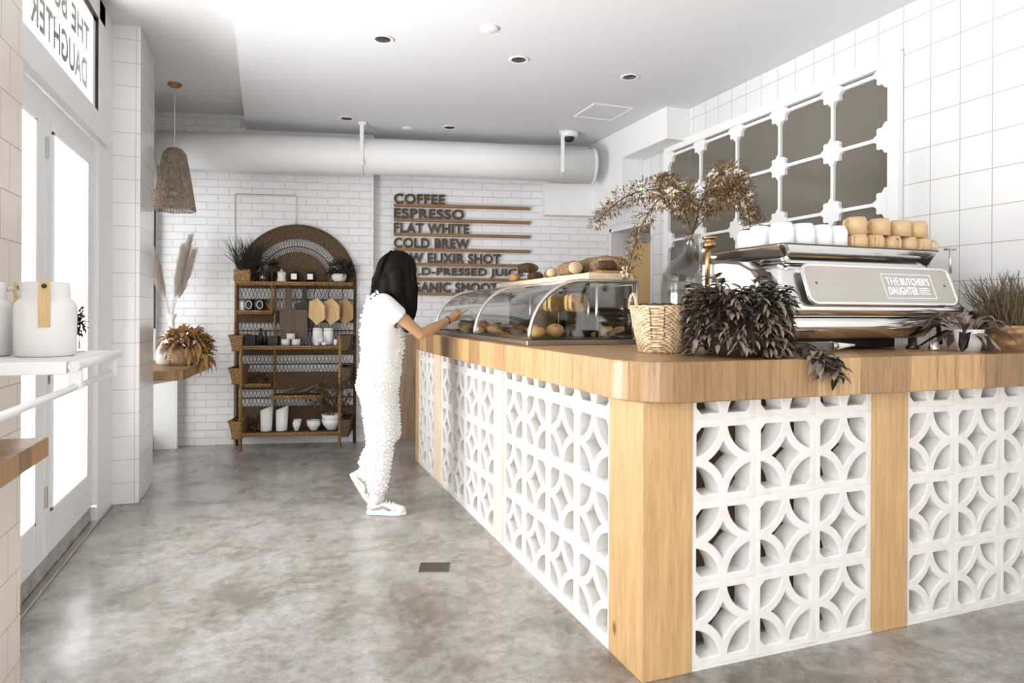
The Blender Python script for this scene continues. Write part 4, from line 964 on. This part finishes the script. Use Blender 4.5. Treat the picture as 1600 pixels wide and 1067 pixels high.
# ------------------------------------------------------------------ espresso machine
em = thing('espresso_machine', 'large polished steel espresso machine with a lettered back panel on the worktop', 'espresso machine', (2.53, 2.2, CT))
def ring(bm, z, x0, x1, y0, y1, r): return [bm.verts.new((x-2.53, y-2.2, z-CT)) for x, y in rrect(x0, x1, y0, y1, r, 6)]
def loft(levels, capb=True, capt=True):
    bm = BM(); rs = [ring(bm, *l) for l in levels]; n = len(rs[0])
    for a, b in zip(rs, rs[1:]):
        for k in range(n): f = bm.faces.new((a[k], a[(k+1) % n], b[(k+1) % n], b[k])); f.smooth = True
    if capb: bm.faces.new(rs[0][::-1])
    if capt: bm.faces.new(rs[-1])
    return bm
obj('body', loft([(1.265, 2.07, 3.00, 2.24, 2.72, .05), (1.275, 2.03, 3.04, 2.19, 2.74, .05), (1.29, 2.005, 3.06, 2.165, 2.75, .05), (1.31, 2.0, 3.06, 2.16, 2.75, .05), (1.335, 2.01, 3.05, 2.172, 2.75, .05), (1.40, 2.03, 3.01, 2.20, 2.74, .05), (1.46, 2.05, 2.965, 2.225, 2.73, .05), (1.495, 2.06, 2.935, 2.25, 2.72, .05)]), 'chrome', em)
obj('lower_skirt', loft([(1.168, 2.20, 2.92, 2.33, 2.66, .02), (1.178, 2.13, 2.95, 2.28, 2.68, .03), (1.264, 2.06, 3.01, 2.225, 2.70, .04)]), 'chrome', em)
obj('cup_tray', loft([(1.496, 2.10, 2.90, 2.27, 2.72, .03), (1.50, 2.075, 2.92, 2.248, 2.74, .03), (1.572, 2.03, 2.955, 2.222, 2.76, .03), (1.577, 2.03, 2.955, 2.22, 2.765, .03), (1.577, 2.04, 2.945, 2.228, 2.75, .03), (1.566, 2.045, 2.94, 2.232, 2.74, .03)]), 'chrome', em)
bm = BM(); tube(bm, [(x-2.53, y-2.2, 1.577-CT) for x, y in rrect(2.03, 2.955, 2.22, 2.765, .03)], .004, 6, closed=True); obj('tray_rim', bm, 'darksteel', em)
# slanted back panel with raised bright rim
sl = math.atan2(.062, .165)
PW0, PW1, PH = -.43, .425, .172
bm = BM(); prism(bm, rrect(PW0, PW1, 0, PH, .035, 8), .0, .016); o = obj('back_panel_plate', bm, 'panelsteel', None, .004)
def onp(o, x=0, y=0, z=0): o.parent = em; o.matrix_local = Matrix.Translation((0, -.052, 1.322-CT)) @ Matrix.Rotation(R(90)-sl, 4, 'X') @ Matrix.Translation((x, y, z)); return o
o.name = 'back_panel'; onp(o); 
bm = BM(); tube(bm, [(x, y, .012) for x, y in rrect(PW0, PW1, 0, PH, .035, 8)], .009, 8, closed=True); r_ = onp(obj('panel_rim', bm, 'chrome'))
for s, x, y, wd, hh, bo in (('THE', .02, .088, .075, .036, .0), ("BUTCHER'S", .105, .088, .175, .036, .0014), ('DAUGHTER', .02, .042, .175, .038, .0014)):
    me = fit(text_mesh(s, .05, bo, .0008, 1.08), wd, hh); onp(omesh('lettering', me, 'etch'), x, y, .0172)
bm = BM()
x0, x1, y0, y1 = -.0, .30, .025, .142
for a in ((x0, x1, y0, y0+.003), (x0, x1, y1-.003, y1), (x0, x0+.003, y0, y1), (x1-.003, x1, y0, y1)): box(bm, *a, .0162, .0172)
for i in range(4): box(bm, .205, .205+.065-.008*(i % 2), .046+.009*i, .046+.009*i+.004, .0162, .0172)
onp(obj('etched_border', bm, 'etch'))
for x in (-.375, .375): bm = BM(); ball(bm, (0, 0, 0), .006, 2, (1, 1, .5)); onp(obj('screw', bm, 'darksteel'), x, .09, .016)
# left side panel
bm = BM(); sp = [(.06, .20), (.06, .235), (.09, .30), (.14, .35), (.22, .385), (.34, .40), (.50, .405), (.50, .20)]
prism(bm, sp, -.555, -.50, axis='x'); obj('side_panel', bm, 'ceramic', em, .01)
bm = BM(); prism(bm, [(.05, .23), (.08, .305), (.135, .36), (.22, .397), (.34, .413), (.52, .418), (.52, .405), (.34, .40), (.22, .385), (.14, .35), (.09, .30), (.06, .235)], -.57, -.49, axis='x'); obj('side_trim', bm, 'darksteel', em, .004)
bm = BM(); prism(bm, sp, .52, .55, axis='x'); obj('side_panel', bm, 'panelsteel', em, .01)
for x in (-.36, .42):
    for y in (.16, .46):
        bm = BM(); lathe(bm, [(0, .0), (.03, .0), (.03, .01), (.02, .02), (.02, .056), (0, .056)], 16, (x, y, 0)); obj('foot', bm, 'darksteel', em)
bm = BM(); box(bm, -.34, .40, .24, .48, .004, .052); obj('drip_box', bm, 'black', em, .003)  # black box standing for the shadow under the machine
bm = BM(); tube(bm, [(-.58, .42, .30), (-.58, .42, .42), (-.57, .42, .50)], .012, 10); lathe(bm, [(.0, .475), (.025, .478), (.03, .485), (.03, .50), (.018, .503), (.02, .515), (.034, .518), (.034, .528), (0, .53)], 18, (-.57, .42, 0)); tube(bm, [(-.57, .42, .47), (-.62, .40, .46)], .008, 8); obj('steam_knob', bm, 'brass', em)
bm = BM(); tube(bm, [(.46, .0, .36), (.46, .0, .475)], .006, 8); lathe(bm, [(0, 0), (.026, 0), (.026, .008), (0, .01)], 16, (.485, .02, .47)); obj('tray_post', bm, 'steel', em)
t = thing('portafilter', 'silver portafilter lying under the front edge of the espresso machine', 'portafilter', (2.25, 2.215, CT))
bm = BM(); tube(bm, [(-.06, 0, .03), (.03, 0, .03)], .018, 16); tube(bm, [(.035, 0, .03), (.07, 0, .028)], [.02, .014], 14); obj('handle', bm, 'steel', t)
bm = BM(); tube(bm, [(.07, 0, .028), (.12, 0, .03), (.17, 0, .032)], [.016, .01, .004], 12); obj('spout', bm, 'ceramic', t)
t = thing('knock_box', 'dark angled steel box on the worktop under the left of the espresso machine', 'box', (2.12, 2.14, CT)); bm = BM(); prism(bm, [(-.05, 0), (.05, 0), (.03, .05), (-.07, .05)], -.04, .04, axis='y'); obj('body', bm, 'darksteel', t, .003)
t = thing('milk_jug', 'steel milk jug standing under the right end of the espresso machine', 'milk jug', (2.86, 2.18, CT)); bm = BM(); lathe(bm, [(0, 0), (.022, 0), (.024, .01), (.018, .045), (.016, .045), (0, .01)], 18); obj('body', bm, 'steel', t)
# cups on the machine
def cup(name, m, r, h, x, y, z, l, g, rz=0, flip=True, handle=True):
    t = thing(name, l, 'cup', (x, y, z), rz, g); bm = BM()
    if flip: lathe(bm, [(r*.8, 0), (r, 0), (r, h*.75), (r*.82, h), (r*.6, h), (0, h*.99)], 26)
    else: lathe(bm, [(0, 0), (r*.9, 0), (r, h*.08), (r, h), (r*.9, h), (r*.88, h*.1), (0, h*.08)], 26)
    obj('body', bm, m, t)
    if handle:
        bm = BM(); tube(bm, [(r*.95, 0, h*.8), (r*1.4, 0, h*.78), (r*1.5, 0, h*.5), (r*1.4, 0, h*.25), (r*.95, 0, h*.2)], .0055, 7); obj('handle', bm, m, t)
    return t
GW = 'white cups upside down on the espresso machine'; GT = 'tan mugs stacked on the espresso machine'
tz = 1.567
for i, (x, y, l) in enumerate(((2.15, 2.58, 'large white cup upside down furthest back at the left end of the machine top'), (2.10, 2.44, 'large white cup upside down second from the left on the machine top'), (2.095, 2.30, 'large white cup upside down at the front left of the machine top'),
                               (2.205, 2.295, 'large white cup upside down third along the front of the machine top'), (2.313, 2.295, 'large white cup upside down fourth along the front of the machine top'), (2.407, 2.30, 'large white cup upside down beside the tan mugs on the machine top'))):
    cup('cup', 'ceramic', .051 if i < 4 else .044, .108, x, y, tz, l, GW, R(-30+i*40), handle=i in (1, 5))
XL = (2.505, 2.608, 2.712, 2.815, 2.905); XU = (2.51, 2.652, 2.782, 2.89)
for i, x in enumerate(XL):
    pl = ('nearest the white cups', 'second from the white cups', 'third from the white cups', 'fourth from the white cups', 'at the right end')[i]
    cup('mug', 'tan_cup', .043, .074, x, 2.28, tz, 'tan mug in the lower front row of the machine top, '+pl, GT, R(205+25*i))
    if i < 4: cup('mug', 'tan_cup', .046, .078, XU[i], 2.292, tz+.075, 'tan mug in the upper front row of the machine top, '+('nearest the white cups', 'second along', 'third along', 'last on the right')[i], GT, R(175-5*i))
    if i < 4: cup('mug', 'tan_cup', .043, .074, x+.03, 2.40, tz, 'tan mug in the second lower row of the machine top, '+pl, GT, R(100+12*i))

# ------------------------------------------------------------------ right end of the worktop
t = thing('potted_plant', 'broad leaved striped plant in a white pot right of the espresso machine', 'potted plant', (3.0, 2.12, CT))
bm = BM(); lathe(bm, [(0, 0), (.045, 0), (.062, .10), (.056, .10), (.05, .08), (0, .08)], 24); obj('pot', bm, 'ceramic', t)
lb = BM()
for _ in range(46):
    a = random.uniform(0, 2*PI); d = Vector((math.cos(a)*1.1+.45, math.sin(a)*.7, random.uniform(-.25, 1.2))); p = Vector((.02*math.cos(a), .02*math.sin(a), .09))+d.normalized()*random.uniform(.0, .07)
    leaf(lb, p, d, random.uniform(.09, .15), random.uniform(.032, .048), droop=random.uniform(.3, .8), fold=.2, mi=random.choice((0, 1, 1)))
for v in lb.verts:
    v.co.z = max(v.co.z, .004)
obj('leaves', lb, ['leafd', 'leafs'], t)
t = thing('potted_plant', 'spiky pencil cactus in a terracotta planter at the right edge of the photo', 'potted plant', (3.265, 2.13, CT))
bm = BM(); lathe(bm, [(0, 0), (.10, 0), (.115, .10), (.122, .10), (.122, .118), (.108, .118), (.10, .09), (0, .09)], 28); obj('pot', bm, 'terracotta', t)
bm = BM()
for _ in range(230):
    a = random.uniform(0, 2*PI); p = Vector((.07*math.cos(a)*random.random(), .07*math.sin(a)*random.random(), .09)); d = Vector((math.cos(a)*.35, math.sin(a)*.35, 1)); pts = [p]
    h_ = random.uniform(.16, .30)
    for k in range(6): d = (d+rv(.32)).normalized(); d.z = abs(d.z); p = p+d*h_/6; p.x = min(p.x, .14); pts.append(p)
    tube(bm, pts, [.0032, .003, .003, .0028, .0024, .0018, .001], 5, cap=False)
obj('stems', bm, 'leafm', t)
bm = BM(); tube(bm, [(2.93, 2.50, CT+.012), (2.98, 2.50, CT+.20), (3.06, 2.50, CT+.245), (3.14, 2.50, CT+.245), (3.22, 2.49, CT+.21), (3.28, 2.48, CT+.13), (3.30, 2.48, CT+.012)], .011, 8); o = obj('water_hose', bm, 'black'); tag(o, 'black hose arching up from the worktop behind the right end plants', 'hose')
# ------------------------------------------------------------------ the customer
pw = thing('person', 'person with long dark hair and fluffy white overalls pointing at the display case', 'person', (.716, 4.32, 0), -YAW)
Rs, Ls = (.045, -.165, 1.325), (.045, .165, 1.325)
elbow, wrist = (.243, -.055, 1.142), (.405, .125, 1.232)
bm = BM()
# trunk, neck
cap(bm, (-.02, -.065, .89), (-.02, .065, .89), .108, .108); cap(bm, (-.01, -.045, 1.03), (-.01, .045, 1.03), .098, .098)
cap(bm, (-.005, -.07, 1.18), (-.005, .07, 1.18), .108, .108); cap(bm, (.01, -.10, 1.29), (.01, .10, 1.29), .088, .088); cap(bm, (.02, -.14, 1.33), (.02, .14, 1.33), .052, .052)
cap(bm, (.03, 0, 1.34), (.075, 0, 1.47), .055, .05)
# head with face, turned down towards the case
ball(bm, (.095, 0, 1.55), .098, 3, (.98, .80, 1.12)); ball(bm, (.135, 0, 1.495), .062, 3, (1, .82, 1.0)); ball(bm, (.17, 0, 1.462), .024, 2)
cap(bm, (.188, 0, 1.55), (.212, 0, 1.515), .010, .014); ball(bm, (.192, 0, 1.478), .018, 2, (.8, 1.3, .8)); ball(bm, (.175, 0, 1.578), .03, 2, (1, 1.9, .5))
for s in (-1, 1): ball(bm, (.08, s*.082, 1.535), .028, 2, (.9, .35, 1.2)); ball(bm, (.165, s*.04, 1.515), .026, 2)
# pointing arm
cap(bm, Rs, (.14, -.115, 1.24), .047, .043); cap(bm, (.14, -.115, 1.24), elbow, .043, .034); cap(bm, elbow, (.31, .01, 1.175), .036, .034); cap(bm, (.31, .01, 1.175), wrist, .034, .021)
# resting arm
cap(bm, Ls, (.0, .20, 1.07), .046, .036); cap(bm, (.0, .20, 1.07), (-.04, .20, .84), .036, .024)
# hand
w_ = Vector(wrist); hd = (Vector((.53, .21, 1.28))-w_).normalized(); hs = Vector((-.35, .55, -.75)); hs = (hs-hd*hs.dot(hd)).normalized(); hn = hd.cross(hs)
def hp(a, b, c=0): return w_+hd*a+hs*b+hn*c
for b in (-.022, -.007, .008, .022): cap(bm, hp(.01, b*.7), hp(.075, b), .014, .012, 10)
cap(bm, hp(0, 0), hp(.04, 0), .021, .02)
def finger(b, seg, r=.0085):
    p = hp(.075, b); a = 0
    for L_, bend in seg:
        a += bend; q = p+(hd*math.cos(a)+hn*math.sin(a))*L_; cap(bm, p, q, r, r*.9, 10); p = q; r *= .93
finger(-.024, ((.040, .02), (.026, .05), (.02, .05)), .0085); finger(-.008, ((.036, .35), (.026, .7), (.018, .6)), .0088); finger(.008, ((.034, .5), (.024, .85), (.017, .6)), .0085); finger(.022, ((.028, .55), (.02, .8), (.015, .5)), .0075)
cap(bm, hp(.02, -.02, .008), hp(.05, -.042, .022), .012, .0095, 10); cap(bm, hp(.05, -.042, .022), hp(.078, -.043, .03), .0095, .008, 10)
# other hand, fingers hanging
for k, b in enumerate((-.024, -.008, .008, .024)):
    cap(bm, (-.04, .20+b*.6, .82), (-.034, .20+b, .76), .014, .012, 10); cap(bm, (-.034, .20+b, .76), (-.022, .20+b, .71+.006*abs(k-1.5)), .0085, .008, 10); cap(bm, (-.022, .20+b, .715), (-.004, .20+b, .69+.004*abs(k-1.5)), .008, .0075, 10)
cap(bm, (-.04, .18, .81), (-.0, .165, .76), .011, .009, 10)
# legs
hipR, kneeR, ankR = (-.02, -.075, .86), (.015, -.08, .48), (-.015, -.075, .09)
hipL, kneeL, ankL = (-.02, .075, .86), (.02, .08, .49), (-.155, .075, .215)
cap(bm, hipR, kneeR, .09, .055); cap(bm, kneeR, (-.01, -.08, .30), .055, .05); cap(bm, (-.01, -.08, .30), ankR, .05, .034)
cap(bm, hipL, kneeL, .09, .055); cap(bm, kneeL, (-.08, .08, .34), .055, .048); cap(bm, (-.08, .08, .34), ankL, .048, .034)
cap(bm, ankR, (.02, -.075, .05), .034, .03); cap(bm, (.02, -.075, .05), (.11, -.078, .035), .03, .022); cap(bm, ankL, (-.175, .075, .16), .034, .03); cap(bm, (-.175, .075, .16), (-.125, .075, .055), .03, .022)
omesh('body', blob(bm, .0065, 5), 'skin', pw)
bm = BM()
for s in (-1, 1): ball(bm, (.178, s*.034, 1.545), .011, 2)
obj('eyes', bm, 'black', pw)
bm = BM(); tube(bm, [w_-hd*.005+(hs*math.cos(a)+hn*math.sin(a))*.0255 for a in [2*PI*k/20 for k in range(20)]], .003, 6, closed=True); obj('bracelet', bm, 'black', pw)
# tee
bm = BM()
cap(bm, (-.012, -.055, .93), (-.012, .055, .93), .108, .108); cap(bm, (-.01, -.06, 1.0), (-.01, .06, 1.0), .112, .112); cap(bm, (-.005, -.07, 1.10), (-.005, .07, 1.10), .118, .118); cap(bm, (-.005, -.075, 1.20), (-.005, .075, 1.20), .121, .121); cap(bm, (.008, -.10, 1.29), (.008, .10, 1.29), .102, .102)
cap(bm, (.02, -.145, 1.335), (.02, .145, 1.335), .066, .066); cap(bm, (.025, 0, 1.36), (.045, 0, 1.40), .075, .062)
cap(bm, Rs, (.108, -.135, 1.268), .064, .060); cap(bm, Ls, (.02, .19, 1.23), .064, .058)
me = blob(bm, .008, 8)
# cuts: open the neck and the sleeve ends
o = omesh('tee_shirt', me, 'cotton', pw)
bm = BM(); bm.from_mesh(me)
d = (Vector((.108, -.135, 1.268))-Vector(Rs)).normalized(); q = Vector((.108, -.135, 1.268))+d*.03
bmesh.ops.delete(bm, geom=[v for v in bm.verts if (v.co-q).dot(d) > 0 and (v.co-q).length < .07 and v.co.y < -.10 and v.co.z < 1.30], context='VERTS'); bm.to_mesh(me); bm.free()
m = o.modifiers.new('s', 'SOLIDIFY'); m.thickness = .003
# overalls: lower body
bm = BM()
cap(bm, (-.012, -.055, .965), (-.012, .055, .965), .115, .115); cap(bm, (-.022, -.062, .90), (-.022, .062, .90), .122, .122); cap(bm, (-.035, -.065, .82), (-.035, .065, .82), .122, .122)
cap(bm, (-.025, -.075, .78), (-.003, -.08, .50), .105, .088); cap(bm, (-.003, -.08, .50), (-.016, -.078, .19), .088, .058); cap(bm, (-.016, -.078, .22), (-.022, -.078, .185), .062, .062)
cap(bm, (-.03, .075, .78), (.014, .08, .50), .105, .082); cap(bm, (.014, .08, .50), (-.11, .08, .31), .08, .056); cap(bm, (-.09, .08, .325), (-.115, .08, .30), .058, .056)
# bib and straps
for y in (-.07, .07):
    tube(bm, [(-.118, y, .96), (-.128, y, 1.12), (-.118, y, 1.25), (-.085, y, 1.375), (-.02, y, 1.412), (.06, y, 1.395), (.095, y, 1.33), (.108, y, 1.2)], .012, 8)
for z in (1.05, 1.10, 1.15, 1.20): cap(bm, (.104, -.06, z), (.104, .06, z), .020, .020)
cap(bm, (.085, -.075, .98), (.108, -.06, 1.22), .022, .015); cap(bm, (.085, .075, .98), (.108, .06, 1.22), .022, .015)
me = blob(bm, .009, 4); o = omesh('overalls', me, 'fluff', pw)
bm = BM(); used = {}; g = .021; vs = list(me.vertices); random.shuffle(vs); cnt_ = 0
for v in vs:
    key = tuple(int(math.floor(c/g)) for c in v.co)
    if any((v.co-q).length < .0205 for i in (-1, 0, 1) for j in (-1, 0, 1) for k in (-1, 0, 1) for q in used.get((key[0]+i, key[1]+j, key[2]+k), ())): continue
    used.setdefault(key, []).append(v.co.copy()); n_ = v.normal
    ball(bm, v.co+n_*.002, random.uniform(.010, .0135), 1, (1, 1, .85)); cnt_ += 1
print('tufts', cnt_)
obj('fluffy_tufts', bm, 'fluff', o)
# hair
bm = BM()
ball(bm, (.085, 0, 1.565), .118, 3, (1.05, .93, 1.0)); cap(bm, (.055, 0, 1.56), (-.0, 0, 1.44), .105, .085); cap(bm, (.0, 0, 1.47), (-.045, 0, 1.345), .085, .045)
cap(bm, (.15, -.05, 1.56), (.175, -.06, 1.42), .06, .055); cap(bm, (.175, -.06, 1.44), (.185, -.065, 1.30), .055, .04); cap(bm, (.185, -.065, 1.30), (.165, -.08, 1.17), .04, .022); cap(bm, (.10, -.075, 1.52), (.11, -.085, 1.40), .065, .05); cap(bm, (.11, -.085, 1.40), (.15, -.10, 1.29), .05, .035)
cap(bm, (.13, .06, 1.54), (.15, .07, 1.32), .055, .045); cap(bm, (.04, -.06, 1.48), (.03, -.07, 1.40), .06, .05)
h_me = blob(bm, .008, 5); hair = omesh('hair', h_me, 'hair', pw)
bm = BM()
def strand(p, ps, r=.0035, wv=.006):
    P = branch_path([p]+ps, 16); ph = random.uniform(0, 6); L_ = len(P)
    tube(bm, [q+Vector((math.sin(ph+i*.9), math.cos(ph+i*.8), 0))*wv*(i/L_) for i, q in enumerate(P)], [r*(1-.75*i/L_) for i in range(L_)], 5, cap=False)
for _ in range(110):
    a = random.uniform(-1, 1); strand(Vector((.07+.02*a, a*.05, 1.675)), [Vector((.0+.02*random.random(), a*.10, 1.60)), Vector((-.035+random.uniform(-.01, .02), a*.09, 1.47)), Vector((-.06+random.uniform(-.03, .05), a*.08, 1.33+random.uniform(-.02, .06)))])
for _ in range(120):
    a = random.random(); strand(Vector((.10+.03*a, -.03, 1.672)), [Vector((.15+.04*a, -.085, 1.60)), Vector((.14+.075*a, -.10, 1.46)), Vector((.16+.05*a, -.09, 1.31)), Vector((.14+.05*a+random.uniform(-.02, .02), -.09, 1.14+random.uniform(0, .10)))])
for _ in range(40):
    a = random.random(); strand(Vector((.10, .03, 1.672)), [Vector((.17, .06, 1.60)), Vector((.20, .065, 1.45)), Vector((.19, .06, 1.25+.1*a))])
obj('loose_strands', bm, 'hair', hair)
# sneakers
def shoe(m4, nm_):
    bm = BM(); cap(bm, (-.052, 0, .045), (.0, 0, .05), .036, .036); cap(bm, (.0, 0, .05), (.08, 0, .038), .036, .032); cap(bm, (.08, 0, .038), (.135, 0, .03), .036, .028); cap(bm, (-.04, 0, .06), (-.035, 0, .105), .04, .038); cap(bm, (-.01, 0, .07), (-.02, 0, .11), .036, .034)
    me = blob(bm, .006, 5); s = omesh(nm_, me, 'shoe', pw); s.matrix_local = m4
    bm = BM(); prism(bm, [(x, y*.9) for x, y in [(-.09, -.02), (-.088, .02), (-.06, .036), (.0, .036), (.08, .043), (.13, .036), (.165, .012), (.165, -.012), (.13, -.036), (.08, -.042), (0, -.036), (-.06, -.036)]], .0, .026); obj('sole', bm, 'cotton', s, .006)
    bm = BM(); tube(bm, [(-.078, -.022, .045), (-.04, -.041, .042), (.02, -.04, .06), (.07, -.041, .035)], .006, 6); tube(bm, [(.09, -.03, .035), (.12, 0, .062), (.09, .03, .035)], .008, 6); obj('suede_trim', bm, 'shoe2', s)
    bm = BM()
    for k in range(4): x = .015+.022*k; z = .089-.004*k; tube(bm, [(x, -.022, z-.008), (x, 0, z+.002), (x, .022, z-.008)], .003, 5)
    obj('laces', bm, 'cotton', s)
shoe(Matrix.Translation((.0, -.078, .001)) @ Matrix.Rotation(R(-4), 4, 'Z'), 'sneaker')
shoe(Matrix.Translation((-.185, .075, .142)) @ Matrix.Rotation(R(57), 4, 'Y'), 'sneaker')
for a_, n2 in ((ankR, 0), (ankL, 1)):
    p = Vector(a_); d = Vector((0, 0, 1)) if n2 == 0 else Vector((.6, 0, .8)); bm = BM(); tube(bm, [p-d*.02, p+d*.03, p+d*.075], [.040, .040, .043], 16); obj('sock', bm, 'shoe', pw)
